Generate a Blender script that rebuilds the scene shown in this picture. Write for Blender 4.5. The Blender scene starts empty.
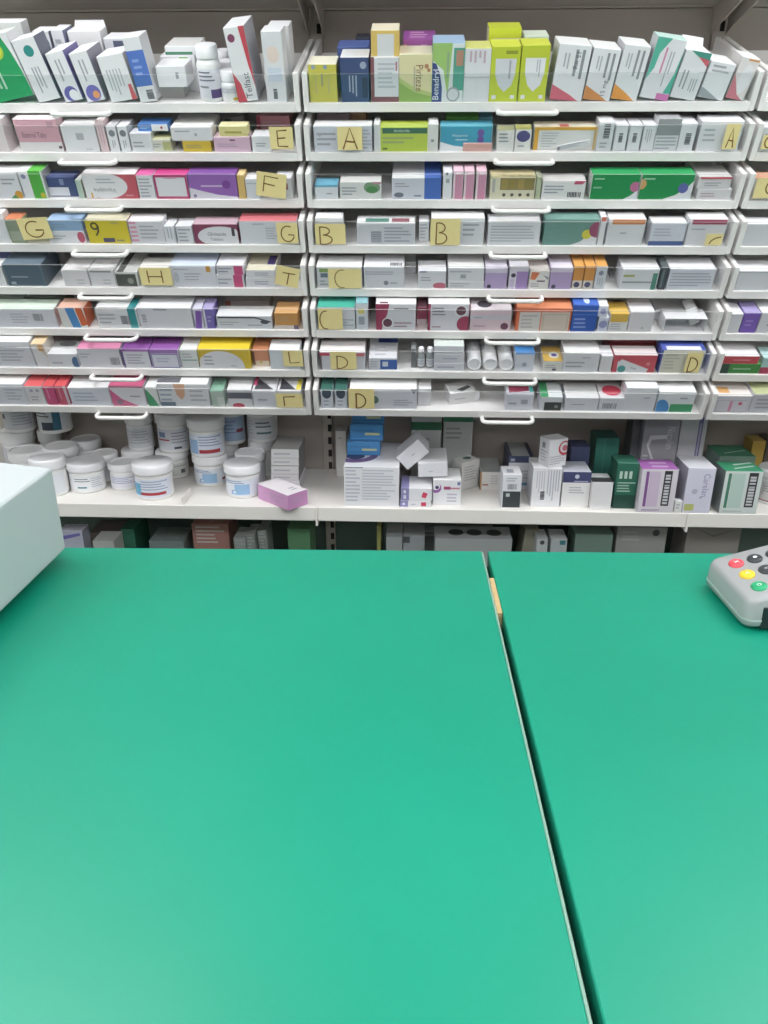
import bpy, bmesh, math, random
from mathutils import Matrix, Vector, Euler
random.seed(7)
S = bpy.context.scene
COL = S.collection

# ------------------------------------------------------------------ camera, world, lights, exposure
CAMZ = 1.45
FPX, PITCH, YAW, ROLL = 766.4, 0.3945, 0.0391, 0.0013
cam_d = bpy.data.cameras.new('camera')
cam_d.sensor_fit = 'VERTICAL'; cam_d.sensor_height = 36.0; cam_d.lens = FPX / 1024 * 36
cam_d.clip_start = 0.02
cam = bpy.data.objects.new('camera', cam_d); COL.objects.link(cam)
CR = Matrix.Rotation(YAW, 3, 'Z') @ Matrix.Rotation(math.pi/2 - PITCH, 3, 'X') @ Matrix.Rotation(ROLL, 3, 'Z')
cam.matrix_world = Matrix.Translation((0, 0, CAMZ)) @ CR.to_4x4()
S.camera = cam
world = bpy.data.worlds.new('world'); S.world = world; world.use_nodes = True
world.node_tree.nodes['Background'].inputs[0].default_value = (0.95, 0.97, 1.0, 1)
world.node_tree.nodes['Background'].inputs[1].default_value = 0.3
S.view_settings.view_transform = 'Standard'; S.view_settings.look = 'None'
S.view_settings.gamma = 1.0; S.view_settings.use_curve_mapping = False
S.view_settings.exposure = 0.0
LIGHT = 11.6                       # strength of the ceiling light diffusers
CEIL = 2.7
LIGHTS = [(-1.15, 1.15), (1.25, 1.15), (-1.9, -0.55), (0.0, -0.55), (1.9, -0.55), (-1.15, -2.2), (1.25, -2.2)]  # aisle pair, then panels added behind the camera to brighten the shelf fronts

# ------------------------------------------------------------------ layout constants (metres)
BX = -0.2596                      # x of the joint between the first and second bay
DF = 1.9264                        # y of the tray front
ZROW = 1.6176                      # underside of the top tray's lip
TILT = math.radians(20)
LIP, WALLH, TDEPTH, TTH = 0.0185, 0.079, 0.330, 0.012
ZSH = 0.6595                      # top of the deep shelf under the trays
YBACK = 2.250
ZC = 0.95                         # counter height
YC = 1.053                         # far edge of the counter

# ------------------------------------------------------------------ helpers
def lin(h):
    if not isinstance(h, str): return tuple(h)
    o = []
    for i in (0, 2, 4):
        c = int(h[i:i+2], 16) / 255
        o.append(c/12.92 if c <= 0.04045 else ((c+0.055)/1.055)**2.4)
    return (*o, 1.0)

MATS = {}
def mat(name, col, rough=0.5, metal=0.0, noise=0.0, nscale=8.0, bump=0.0, bscale=200.0, emit=0.0, coat=0.0, rvar=0.0):
    if name in MATS: return MATS[name]
    m = bpy.data.materials.new(name); m.use_nodes = True
    nt = m.node_tree; b = nt.nodes['Principled BSDF']
    b.inputs['Base Color'].default_value = lin(col); b.inputs['Roughness'].default_value = rough
    b.inputs['Metallic'].default_value = metal
    b.inputs['Coat Weight'].default_value = coat
    tc = nt.nodes.new('ShaderNodeTexCoord')
    if noise:
        n = nt.nodes.new('ShaderNodeTexNoise'); n.inputs['Scale'].default_value = nscale; n.inputs['Detail'].default_value = 4
        nt.links.new(tc.outputs['Object'], n.inputs['Vector'])
        mx = nt.nodes.new('ShaderNodeMixRGB'); mx.blend_type = 'MULTIPLY'
        mx.inputs[1].default_value = lin(col); mx.inputs[0].default_value = 1
        r = nt.nodes.new('ShaderNodeMapRange'); r.inputs[3].default_value = 1-noise; r.inputs[4].default_value = 1+noise
        nt.links.new(n.outputs[0], r.inputs[0]); nt.links.new(r.outputs[0], mx.inputs[2])
        nt.links.new(mx.outputs[0], b.inputs['Base Color'])
        if rvar:
            r2 = nt.nodes.new('ShaderNodeMapRange'); r2.inputs[3].default_value = rough-rvar; r2.inputs[4].default_value = rough+rvar
            nt.links.new(n.outputs[0], r2.inputs[0]); nt.links.new(r2.outputs[0], b.inputs['Roughness'])
    if bump:
        n2 = nt.nodes.new('ShaderNodeTexNoise'); n2.inputs['Scale'].default_value = bscale
        nt.links.new(tc.outputs['Object'], n2.inputs['Vector'])
        bp = nt.nodes.new('ShaderNodeBump'); bp.inputs['Strength'].default_value = bump; bp.inputs['Distance'].default_value = 0.001
        nt.links.new(n2.outputs[0], bp.inputs['Height']); nt.links.new(bp.outputs[0], b.inputs['Normal'])
    if emit:
        b.inputs['Emission Color'].default_value = lin(col); b.inputs['Emission Strength'].default_value = emit
    MATS[name] = m; return m

def wash(h):
    if not isinstance(h, str): return h
    return ''.join('%02x' % int(int(h[i:i+2], 16)*.9+236*.1) for i in (0, 2, 4))

def attr_mat(name, rough):
    m = bpy.data.materials.new(name); m.use_nodes = True; nt = m.node_tree; b = nt.nodes['Principled BSDF']
    a = nt.nodes.new('ShaderNodeVertexColor'); a.layer_name = 'Col'
    nt.links.new(a.outputs[0], b.inputs['Base Color']); b.inputs['Roughness'].default_value = rough
    return m
M_CARD = attr_mat('carton_board', 0.42)
M_INK = attr_mat('printing_ink', 0.42)
M_METAL = mat('white_powder_coated_steel', 'ebe9e7', 0.38, noise=0.02, nscale=5)
M_HANDLE = mat('white_plastic', 'f0efec', 0.3)
M_PANEL = mat('warm_grey_back_panel', 'b3aba4', 0.6, noise=0.04, nscale=3)
M_SHELF = mat('cream_shelf_steel', 'ece8e2', 0.45, noise=0.02, nscale=6)
M_DARK = mat('dark_slot', '24211f', 0.8)
M_TUB = mat('white_tub_plastic', 'efefef', 0.35)
M_LID = mat('white_lid_plastic', 'f1f1f3', 0.32)
def acrylic():
    m = bpy.data.materials.new('clear_acrylic'); m.use_nodes = True; nt = m.node_tree
    for n in list(nt.nodes):
        if n.type == 'BSDF_PRINCIPLED': nt.nodes.remove(n)
    out = [n for n in nt.nodes if n.type == 'OUTPUT_MATERIAL'][0]
    t = nt.nodes.new('ShaderNodeBsdfTransparent'); t.inputs[0].default_value = (.985, .987, .99, 1)
    g = nt.nodes.new('ShaderNodeBsdfGlossy'); g.inputs['Roughness'].default_value = 0.08
    mx = nt.nodes.new('ShaderNodeMixShader')
    mx.inputs[0].default_value = 0.025; nt.links.new(t.outputs[0], mx.inputs[1]); nt.links.new(g.outputs[0], mx.inputs[2])
    nt.links.new(mx.outputs[0], out.inputs[0]); return m
M_CLEAR = acrylic()
def edge_mat():
    m = bpy.data.materials.new('acrylic_edge'); m.use_nodes = True; nt = m.node_tree; b = nt.nodes['Principled BSDF']
    b.inputs['Base Color'].default_value = (.75, .76, .76, 1); b.inputs['Alpha'].default_value = 0.5; b.inputs['Roughness'].default_value = .2
    return m
M_EDGE = edge_mat()

def link(o, parent=None):
    COL.objects.link(o)
    if parent is not None: o.parent = parent
    return o
def tag(o, label, cat, group=None, kind=None):
    if label: o['label'] = label
    if cat: o['category'] = cat
    if group: o['group'] = group
    if kind: o['kind'] = kind
    return o
def empty(name, loc=(0, 0, 0), rot=(0, 0, 0)):
    o = bpy.data.objects.new(name, None); o.empty_display_size = .05
    o.location = loc; o.rotation_euler = rot; return link(o)
def meshobj(name, verts, faces, m, parent=None, smooth=False, mi=None):
    me = bpy.data.meshes.new(name); me.from_pydata(verts, [], faces)
    for x in (m if isinstance(m, (list, tuple)) else [m]): me.materials.append(x)
    if mi: me.polygons.foreach_set('material_index', mi)
    if smooth: me.polygons.foreach_set('use_smooth', [True]*len(faces))
    me.update()
    return link(bpy.data.objects.new(name, me), parent)
def boxgeo(x0, y0, z0, x1, y1, z1, b=0.0):
    """chamfered box: verts, faces, face tags (f k l r t d e)"""
    if b <= 0:
        v = [(x, y, z) for x in (x0, x1) for y in (y0, y1) for z in (z0, z1)]
        f = [(0, 4, 5, 1), (2, 3, 7, 6), (0, 1, 3, 2), (4, 6, 7, 5), (1, 5, 7, 3), (0, 2, 6, 4)]
        return v, f, 'fklrtd'
    X, Y, Z = (x0, x1), (y0, y1), (z0, z1); sg = (1, -1)
    v, idx = [], {}
    for i in (0, 1):
        for j in (0, 1):
            for k in (0, 1):
                for a in 'xyz':
                    p = [X[i]+sg[i]*b, Y[j]+sg[j]*b, Z[k]+sg[k]*b]
                    if a == 'x': p[0] = X[i]
                    if a == 'y': p[1] = Y[j]
                    if a == 'z': p[2] = Z[k]
                    idx[i, j, k, a] = len(v); v.append(tuple(p))
    f, t = [], ''
    q = lambda *a: f.append(tuple(idx[k] for k in a))
    q((0,0,0,'y'), (1,0,0,'y'), (1,0,1,'y'), (0,0,1,'y')); t += 'f'
    q((0,1,0,'y'), (0,1,1,'y'), (1,1,1,'y'), (1,1,0,'y')); t += 'k'
    q((0,0,0,'x'), (0,0,1,'x'), (0,1,1,'x'), (0,1,0,'x')); t += 'l'
    q((1,0,0,'x'), (1,1,0,'x'), (1,1,1,'x'), (1,0,1,'x')); t += 'r'
    q((0,0,1,'z'), (1,0,1,'z'), (1,1,1,'z'), (0,1,1,'z')); t += 't'
    q((0,0,0,'z'), (0,1,0,'z'), (1,1,0,'z'), (1,0,0,'z')); t += 'd'
    for j in (0, 1):
        for k in (0, 1):
            a = [(0,j,k,'y'), (1,j,k,'y'), (1,j,k,'z'), (0,j,k,'z')]
            q(*(a if j == k else a[::-1])[::-1]); t += 't' if k else 'd'
    for i in (0, 1):
        for k in (0, 1):
            a = [(i,0,k,'x'), (i,1,k,'x'), (i,1,k,'z'), (i,0,k,'z')]
            q(*(a if i != k else a[::-1])[::-1]); t += 't' if k else 'd'
    for i in (0, 1):
        for j in (0, 1):
            a = [(i,j,0,'x'), (i,j,1,'x'), (i,j,1,'y'), (i,j,0,'y')]
            q(*(a if i == j else a[::-1])[::-1]); t += 'l' if i == 0 else 'r'
    for i in (0, 1):
        for j in (0, 1):
            for k in (0, 1):
                a = [(i,j,k,'x'), (i,j,k,'y'), (i,j,k,'z')]
                q(*(a if (i+j+k) % 2 == 0 else a[::-1])[::-1]); t += 't' if k else 'd'
    return v, f, t
def box(name, x0, y0, z0, x1, y1, z1, m, parent=None, b=0.0):
    v, f, _ = boxgeo(x0, y0, z0, x1, y1, z1, b)
    return meshobj(name, v, f, m, parent)
def lathe(name, prof, m, parent=None, seg=28, loc=(0, 0, 0), smooth=True):
    v, f = [], []
    for r, z in prof:
        for k in range(seg):
            a = 2*math.pi*k/seg; v.append((r*math.cos(a)+loc[0], r*math.sin(a)+loc[1], z+loc[2]))
    n = len(prof)
    for i in range(n-1):
        for k in range(seg):
            f.append((i*seg+k, i*seg+(k+1) % seg, (i+1)*seg+(k+1) % seg, (i+1)*seg+k))
    f.append(tuple(range(seg))[::-1]); f.append(tuple((n-1)*seg+k for k in range(seg)))
    o = meshobj(name, v, f, m, parent)
    if smooth:
        o.data.polygons.foreach_set('use_smooth', [True]*(len(f)-2)+[False, False])
        try: o.data.set_sharp_from_angle(angle=math.radians(40))
        except Exception: pass
    return o
def tube(name, pts, r, m, parent=None, seg=10):
    """round bar through pts (each bend rounded beforehand)"""
    v, f = [], []; P = [Vector(p) for p in pts]; up = Vector((0.13, 0.31, 0.94)).normalized()
    for i, p in enumerate(P):
        t = (P[min(i+1, len(P)-1)] - P[max(i-1, 0)]).normalized()
        a = t.cross(up).normalized(); bb = t.cross(a)
        for k in range(seg):
            w = 2*math.pi*k/seg; v.append(tuple(p + r*(math.cos(w)*a + math.sin(w)*bb)))
    for i in range(len(P)-1):
        for k in range(seg):
            f.append((i*seg+k, i*seg+(k+1) % seg, (i+1)*seg+(k+1) % seg, (i+1)*seg+k))
    f.append(tuple(range(seg))); f.append(tuple((len(P)-1)*seg+k for k in range(seg))[::-1])
    o = meshobj(name, v, f, m, parent, smooth=True)
    bm = bmesh.new(); bm.from_mesh(o.data); bmesh.ops.recalc_face_normals(bm, faces=bm.faces); bm.to_mesh(o.data); bm.free()
    return o

# ------------------------------------------------------------------ rays: where a measured direction meets a real plane
def ray(px, py): return CR @ Vector(((px-384)/FPX, -(py-512)/FPX, -1))
ORG = Vector((0, 0, CAMZ))
def on_z(px, py, z):
    d = ray(px, py); return ORG + d*((z-CAMZ)/d.z)
def on_y(px, py, y):
    d = ray(px, py); return ORG + d*(y/d.y)
def on_plane(px, py, p, n):
    d = ray(px, py); return ORG + d*((p-ORG).dot(n)/d.dot(n))

# ------------------------------------------------------------------ printing on faces
FONTS = {}
def glyphs(s):
    if s not in FONTS:
        c = bpy.data.curves.new('lettering', 'FONT'); c.body = s; c.resolution_u = 2
        o = bpy.data.objects.new('lettering', c); COL.objects.link(o)
        me = bpy.data.meshes.new_from_object(o)
        vs = [(v.co.x, v.co.y) for v in me.vertices]; fs = [tuple(p.vertices) for p in me.polygons]
        bpy.data.objects.remove(o); bpy.data.curves.remove(c); bpy.data.meshes.remove(me)
        x0 = min(a for a, b in vs); x1 = max(a for a, b in vs); y0 = min(b for a, b in vs); y1 = max(b for a, b in vs)
        FONTS[s] = ([((a-x0)/(x1-x0)-.5, (b-y0)/(y1-y0)-.5) for a, b in vs], fs, (x1-x0)/(y1-y0))
    return FONTS[s]
GR = '85878f'
def R(u0, v0, u1, v1, c): return [('poly', [(u0, v0), (u1, v0), (u1, v1), (u0, v1)], c)]
def P(c, *pts): return [('poly', list(pts), c)]
def C(u, v, r, c, n=20): return [('circ', u, v, r, r, c, n)]
def El(u, v, ru, rv, c, n=24): return [('ell', u, v, ru, rv, c, n)]
def soft(c):
    if sum(int(c[i:i+2], 16) for i in (0, 2, 4)) > 500: return c
    return ''.join('%02x' % int(int(c[i:i+2], 16)*.62+int('d8d8de'[i:i+2], 16)*.38) for i in (0, 2, 4))
def L(u0, v0, u1, v1, n=3, c=GR, seed=1):
    c = soft(c); rr = random.Random(seed*31+int(u0*100)); o = []; h = (v1-v0)/n
    for i in range(n):
        w = (u1-u0)*rr.uniform(.55, 1); o += R(u0, v0+h*(i+.25), u0+w, v0+h*(i+.68), c)
    return o
def VL(u0, v0, u1, v1, n=3, c=GR, seed=2):
    c = soft(c); rr = random.Random(seed*17+int(v0*100)); o = []; h = (u1-u0)/n
    for i in range(n):
        w = (v1-v0)*rr.uniform(.55, 1); o += R(u0+h*(i+.25), v1-w, u0+h*(i+.68), v1, c)
    return o
def BC(u0, v0, u1, v1, c='3b3b42', n=9, vert=False):
    rr = random.Random(5); o = []
    for i in range(n):
        if vert: o += R(u0, v0+(v1-v0)*i/n, u1, v0+(v1-v0)*(i+rr.uniform(.35, .8))/n, c)
        else: o += R(u0+(u1-u0)*i/n, v0, u0+(u1-u0)*(i+rr.uniform(.35, .8))/n, v1, c)
    return o
def X(s, u, v, h, c, rot=0, maxw=None): return [('text', s, u, v, h, c, rot, maxw)]
def F(c, *pts): return [('poly', list(pts), c)]
def frame(u0, v0, u1, v1, t, c):
    return R(u0, v0, u1, v0+t, c)+R(u0, v1-t, u1, v1, c)+R(u0, v0, u0+t*.6, v1, c)+R(u1-t*.6, v0, u1, v1, c)

class Ink:
    def __init__(s): s.v = []; s.f = []; s.c = []
    def face(s, items, W, H, to):
        for k, it in enumerate(items):
            e = 0.0002 + 0.00002*k
            if it[0] == 'poly': pts = [(u*W, v*H) for u, v in it[1]]; polys = [range(len(pts))]; col = it[2]
            elif it[0] in ('circ', 'ell'):
                _, u, v, a, b, col, n = it
                if it[0] == 'circ': ru = rv = a*H
                else: ru, rv = a*W, b*H
                pts = [(min(max(u*W+ru*math.cos(2*math.pi*q/n), 0.0006), W-.0006), min(max(v*H+rv*math.sin(2*math.pi*q/n), .0006), H-.0006)) for q in range(n)]
                polys = [range(n)]
            else:
                _, t, u, v, h, col, rot, maxw = it
                g, polys, asp = glyphs(t); hh = h*H; ww = hh*asp
                if maxw: ww = min(ww, maxw*(W if rot % 180 == 0 else H))
                ca, sa = math.cos(math.radians(rot)), math.sin(math.radians(rot))
                pts = [(u*W + a*ww*ca - b*hh*sa, v*H + a*ww*sa + b*hh*ca) for a, b in g]
            n0 = len(s.v); s.v += [to(a, b, e) for a, b in pts]
            for q in polys: s.f.append(tuple(n0+i for i in q)); s.c.append(lin(wash(col)))
    def build(s, name, parent):
        if not s.f: return
        o = colored(name, s.v, s.f, s.c, M_INK, parent); o['kind'] = 'stuff'; return o
def colored(name, v, f, cols, m, parent=None):
    o = meshobj(name, v, f, m, parent)
    a = o.data.color_attributes.new('Col', 'FLOAT_COLOR', 'CORNER')
    buf = []
    for p, c in zip(f, cols): buf += list(c)*len(p)
    a.data.foreach_set('color', buf); return o

def carton_mesh(W, D, H, front, top=None, side=None, pr=(), tp=(), lp=(), rp=(), name='carton'):
    top = top or front; side = side or front
    v, f, t = boxgeo(0, 0, 0, W, D, H, min(.0009, W*.1, H*.1))
    front, top, side = wash(front), wash(top), wash(side)
    cm = {'f': lin(front), 'k': lin(front), 't': lin(top), 'd': lin(front), 'l': lin(side), 'r': lin(side)}
    o = colored(name, v, f, [cm[x] for x in t], M_CARD)
    k = Ink()
    k.face(pr, W, H, lambda a, b, e: (a, -e, b))
    k.face(tp, W, D, lambda a, b, e: (a, b, H+e))
    k.face(lp, D, H, lambda a, b, e: (-e, D-a, b))
    k.face(rp, D, H, lambda a, b, e: (W+e, a, b))
    k.build('print', o)
    return o
ORD = 'zeroth first second third fourth fifth sixth seventh eighth ninth tenth eleventh twelfth thirteenth fourteenth fifteenth sixteenth seventeenth eighteenth nineteenth twentieth twenty-first twenty-second'.split()

# ================================================================== THE ROOM
RX0, RX1, RY0, RY1 = -3.4, 3.4, -3.2, 2.40
def struct(o): o['kind'] = 'structure'; return o
M_WALL = mat('off_white_wall_paint', 'd9d6d0', 0.85, noise=0.03, nscale=2)
M_CEIL = mat('white_ceiling_tile', 'e2e1dd', 0.9, noise=0.03, nscale=4)
M_FLOOR = mat('grey_vinyl_floor', '5d5d5c', 0.45, noise=0.12, nscale=30)
struct(box('floor', RX0, RY0, -.05, RX1, RY1, 0, M_FLOOR))
struct(box('ceiling', RX0, RY0, CEIL, RX1, RY1, CEIL+.05, M_CEIL))
struct(box('wall_back', RX0, RY1, 0, RX1, RY1+.05, CEIL, M_WALL))
struct(box('wall_front', RX0, RY0-.05, 0, RX1, RY0, CEIL, M_WALL))
struct(box('wall_left', RX0-.05, RY0, 0, RX0, RY1, CEIL, M_WALL))
struct(box('wall_right', RX1, RY0, 0, RX1+.05, RY1, CEIL, M_WALL))
M_DIFF = mat('light_diffuser', 'fcfcff', 0.5, emit=LIGHT)
M_LFR = mat('light_frame', 'e8e8e8', 0.4)
for i, (x, y) in enumerate(LIGHTS):
    t = empty('ceiling_light', (x, y, CEIL-.03))
    tag(t, 'flat white ceiling light panel over the ' + ['aisle, beside the first shelving bay', 'aisle, beside the third shelving bay',
        'shop floor, added fill for the first bay', 'shop floor, added fill for the second bay', 'shop floor, added fill for the third bay', 'front wall, added fill, first bay side', 'front wall, added fill, third bay side'][i], 'ceiling light', 'ceiling light panels')
    box('diffuser', -.6, -.3, 0, .6, .3, .012, M_DIFF, t)
    v = [(-.63, -.33, -.004), (.63, -.33, -.004), (.63, .33, -.004), (-.63, .33, -.004), (-.6, -.3, -.004), (.6, -.3, -.004), (.6, .3, -.004), (-.6, .3, -.004)]
    v += [(a, b, .03) for a, b, c in v]
    q = [(0, 1, 5, 4), (1, 2, 6, 5), (2, 3, 7, 6), (3, 0, 4, 7)]
    f = [tuple(reversed(x)) for x in q]+[tuple(k+8 for k in x) for x in q]+[(k, (k+1) % 4, (k+1) % 4+8, k+8) for k in range(4)]+[(4+k, 4+(k+1) % 4, 12+(k+1) % 4, 12+k) for k in range(4)]
    meshobj('frame', v, f, M_LFR, t)

# ================================================================== SHELVING BAYS
M_LOWP = mat('shade_darkened_green_panel', '53665f', 0.6, noise=.05, nscale=3)  # green backing, darkened to stand in for shade around the low shelf
BAYS = {'left': BX-1, 'middle': BX, 'right': BX+1}
for name, x0 in BAYS.items():
    x1 = x0+1
    t = empty('shelving_bay', (x0+.5, YBACK, 0))
    tag(t, {'left': 'cream steel shelving bay holding the white tubs', 'middle': 'cream steel shelving bay holding the blue cartons',
            'right': 'cream steel shelving bay behind the card terminal'}[name], 'shelving', 'steel shelving bays along the wall')
    ox, oy = x0+.5, YBACK
    def pb(nm, a, b, c, d, e, f, m, bev=0): return box(nm, a-ox, b-oy, c, d-ox, e-oy, f, m, t, bev)
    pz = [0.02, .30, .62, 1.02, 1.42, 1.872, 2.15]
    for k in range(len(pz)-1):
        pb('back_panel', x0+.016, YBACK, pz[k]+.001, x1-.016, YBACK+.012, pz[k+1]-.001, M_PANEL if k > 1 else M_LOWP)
    xs = [x0] + ([x1] if name == 'right' else [])
    for xu in xs:
        u = pb('upright', xu-.015, YBACK-.012, 0, xu+.015, YBACK+.03, 2.2, M_PANEL, .001)
        for k in range(46):
            z = .30+k*.04
            pb('slot', xu+.001, YBACK-.0125, z, xu+.012, YBACK-.0115, z+.022, M_DARK).parent = u
    # deep shelf, low base shelf, high shelf
    sh = pb('shelf', x0+.003, DF+.004, ZSH-.012, x1-.003, YBACK-.013, ZSH, M_SHELF)
    pb('front_rail', x0+.003, DF-.004, ZSH-.0405, x1-.003, DF+.0039, ZSH, M_SHELF, .0015).parent = sh
    pb('shelf_bracket', x0-.0028, DF-.007, ZSH-.054, x0+.0028, YBACK-.0125, ZSH-.001, M_SHELF, .0005)
    sh = pb('base_shelf', x0+.003, DF-.02, .315, x1-.003, YBACK-.013, .33, M_SHELF)
    pb('front_rail', x0+.003, DF-.028, .28, x1-.003, DF-.0201, .332, M_SHELF, .0015).parent = sh
    pb('kick_plate', x0+.003, DF+.02, 0.0, x1-.003, DF+.03, .279, M_SHELF)
    sh = pb('high_shelf', x0+.003, DF+.06, 1.875, x1-.003, YBACK-.013, 1.889, M_PANEL)
    pb('front_rail', x0+.003, DF+.05, 1.873, x1-.003, DF+.0599, 1.911, M_SHELF, .0015).parent = sh
    for xu, s in ((x0, 1), (x1, -1)):
        xb = xu + s*.0185
        v = []
        for dx in (-.0015, .0015):
            v += [(xb+dx-ox, a-oy, z) for a, z in ((YBACK-.0125, 1.8745), (YBACK-.0125, 1.812), (YBACK-.04, 1.822), (DF+.07, 1.862), (DF+.07, 1.8745))]
        f = [(0, 1, 2, 3, 4), (9, 8, 7, 6, 5)]+[((k+1) % 5, k, k+5, (k+1) % 5+5) for k in range(5)]
        meshobj('bracket', v, f, M_PANEL, t)
    if name == 'left':
        for px in (183,):
            a = on_z(px, 505, ZSH)
            pb('divider', a.x-.002, a.y, ZSH, a.x+.002, a.y+.075, ZSH+.022, M_SHELF, .0005)

# ================================================================== TRAYS
ROWN = ['top', 'second', 'third', 'fourth', 'fifth', 'sixth', 'seventh', 'lowest']
TM = {}                                            # (bay, row) -> matrix of the tray
def make_tray():
    t = empty('pull_out_tray')
    W = .496
    box('tray_floor', -W+TTH, .0, LIP-.003, W-TTH, TDEPTH, LIP, M_METAL, t)
    box('front_lip', -W+TTH, -.002, 0, W-TTH, .0, LIP, M_METAL, t)
    for s in (-1, 1):
        a, b = sorted((s*W, s*(W-TTH)))
        box('side_wall', a, -.002, 0, b, TDEPTH, WALLH, M_METAL, t, .0015)
    v, f, tg = boxgeo(-W+TTH, -.0005, LIP, W-TTH, .002, WALLH-.003)
    meshobj('clear_front', v, f, [M_CLEAR, M_EDGE], t, mi=[1 if x == 't' else 0 for x in tg])
    hw, pr_ = .064, .030
    pts = [(-hw+.001, -.0018, .0045), (-hw, -.012, .0045)]
    for k in range(7):
        a = math.pi + k/6*math.pi/2
        pts.append((-hw+.014+.014*math.cos(a), -pr_+.014+.014*math.sin(a), .0045))
    for k in range(7):
        a = 1.5*math.pi + k/6*math.pi/2
        pts.append((hw-.014+.014*math.cos(a), -pr_+.014+.014*math.sin(a), .0045))
    pts += [(hw, -.012, .0045), (hw-.001, -.0018, .0045)]
    pts = [(a, b, .0008-b*.11) for a, b, z in pts]
    tube('handle', pts, .0052, M_HANDLE, t)
    box('back_rail', -W+TTH, TDEPTH-.003, LIP, W-TTH, TDEPTH, LIP+.03, M_METAL, t)
    return t
proto = make_tray(); first = True
def copy_tree(o, parent=None):
    c = o.copy(); COL.objects.link(c); c.parent = parent
    for ch in o.children: copy_tree(ch, c)
    return c
for r in range(8):
    for bay, x0 in BAYS.items():
        t = proto if first else copy_tree(proto); first = False
        t.location = (x0+.5, DF, ZROW-.1*r); t.rotation_euler = (TILT, 0, 0)
        tag(t, f'white steel tray with clear front, {ROWN[r]} in the {["left","middle","right"][list(BAYS).index(bay)]} bay', 'tray', 'sloping pull-out trays')
        TM[bay, r] = Matrix.Translation((x0+.5, DF, ZROW-.1*r)) @ Matrix.Rotation(TILT, 4, 'X')

# ================================================================== COUNTER
def green_mat():
    m = bpy.data.materials.new('green_laminate'); m.use_nodes = True; nt = m.node_tree; b = nt.nodes['Principled BSDF']
    tc = nt.nodes.new('ShaderNodeTexCoord')
    n = nt.nodes.new('ShaderNodeTexNoise'); n.inputs['Scale'].default_value = 2.2; n.inputs['Detail'].default_value = 5
    nt.links.new(tc.outputs['Object'], n.inputs['Vector'])
    r = nt.nodes.new('ShaderNodeValToRGB'); r.color_ramp.elements[0].position = .3; r.color_ramp.elements[1].position = .72
    r.color_ramp.elements[0].color = lin('078a6e'); r.color_ramp.elements[1].color = lin('0a9478')
    nt.links.new(n.outputs[0], r.inputs[0]); nt.links.new(r.outputs[0], b.inputs['Base Color'])
    n2 = nt.nodes.new('ShaderNodeTexNoise'); n2.inputs['Scale'].default_value = 6; n2.inputs['Detail'].default_value = 6
    nt.links.new(tc.outputs['Object'], n2.inputs['Vector'])
    q = nt.nodes.new('ShaderNodeMapRange'); q.inputs[3].default_value = .36; q.inputs[4].default_value = .5
    nt.links.new(n2.outputs[0], q.inputs[0]); nt.links.new(q.outputs[0], b.inputs['Roughness'])
    return m
M_GREEN = green_mat()
M_TRIM = mat('pale_worn_edge', '86a898', 0.5, noise=.12, nscale=25)
M_BASE = mat('dark_green_melamine', '1f6b54', 0.5)
M_WOOD = mat('bare_chipboard', 'c2a577', 0.8, noise=.25, nscale=120, bump=.3)
GX, CROT = .1125, .021
def slab(x0, x1, label):
    t = empty('shop_counter', (GX, YC, 0), (0, 0, CROT)); tag(t, label, 'counter', 'green counter units')
    box('worktop', x0, -1.0, ZC-.032, x1, 0, ZC, M_GREEN, t, .0012)
    box('carcass', x0+(.002 if x0 > -1 else 0), -.95, 0, x1-(.002 if x1 < 1 else 0), -.05, ZC-.0322, M_BASE, t)
    return t
tl = slab(-2.3, -.0065, 'wide green laminate counter beneath the white till cabinet')
box('edge_trim', -.0064, -1.0, ZC-.03, -.0038, 0, ZC-.0006, M_TRIM, tl, .0006)
tr = slab(.0035, 2.3, 'green laminate counter beneath the card terminal')
a, b_ = on_z(499, 612, ZC).y-YC, on_z(490, 577, ZC).y-YC
box('filler_strip', -.0034, a, ZC-.025, .0033, b_, ZC-.0012, M_WOOD, tr, .0006)
box('joint_liner', -.0036, -.99, ZC-.031, .0033, -.001, ZC-.026, M_DARK, tr)

# ================================================================== WHITE TILL CABINET ON THE COUNTER
M_TILL = mat('pale_grey_till_plastic', 'bfc6c8', 0.5, noise=.015, nscale=6)
M_FOOT = mat('black_rubber', '1c1c1c', 0.8)
zb = ZC+.018
p0, p1 = on_z(66.5, 549, zb), on_z(0, 614, zb)
sd = (p1-p0).normalized(); nd = Vector((sd.y, -sd.x, 0)); nd = -nd if nd.x > 0 else nd
zt = on_y(55, 467.5, p0.y).z
t = empty('till_cabinet', (p0.x-.18, p0.y-.25, ZC)); tag(t, 'pale grey till cabinet on short feet at the counter edge', 'cabinet')
bm = bmesh.new()
plan = [(q.x, q.y) for q in (p0, p0+nd*.42-sd*.10, p0+nd*.42+sd*.5, p0+sd*.5)]
vb = [bm.verts.new((x-t.location.x, y-t.location.y, zb-ZC)) for x, y in plan]; vt = [bm.verts.new((x-t.location.x, y-t.location.y, zt-ZC)) for x, y in plan]
bm.faces.new(vb); bm.faces.new(vt[::-1])
for k in range(4): bm.faces.new((vb[k], vt[k], vt[(k+1) % 4], vb[(k+1) % 4]))
bmesh.ops.recalc_face_normals(bm, faces=bm.faces)
bmesh.ops.bevel(bm, geom=bm.edges[:], offset=.006, segments=3, affect='EDGES', profile=.6)
me = bpy.data.meshes.new('housing'); bm.to_mesh(me); bm.free(); me.materials.append(M_TILL)
link(bpy.data.objects.new('housing', me), t)
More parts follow.
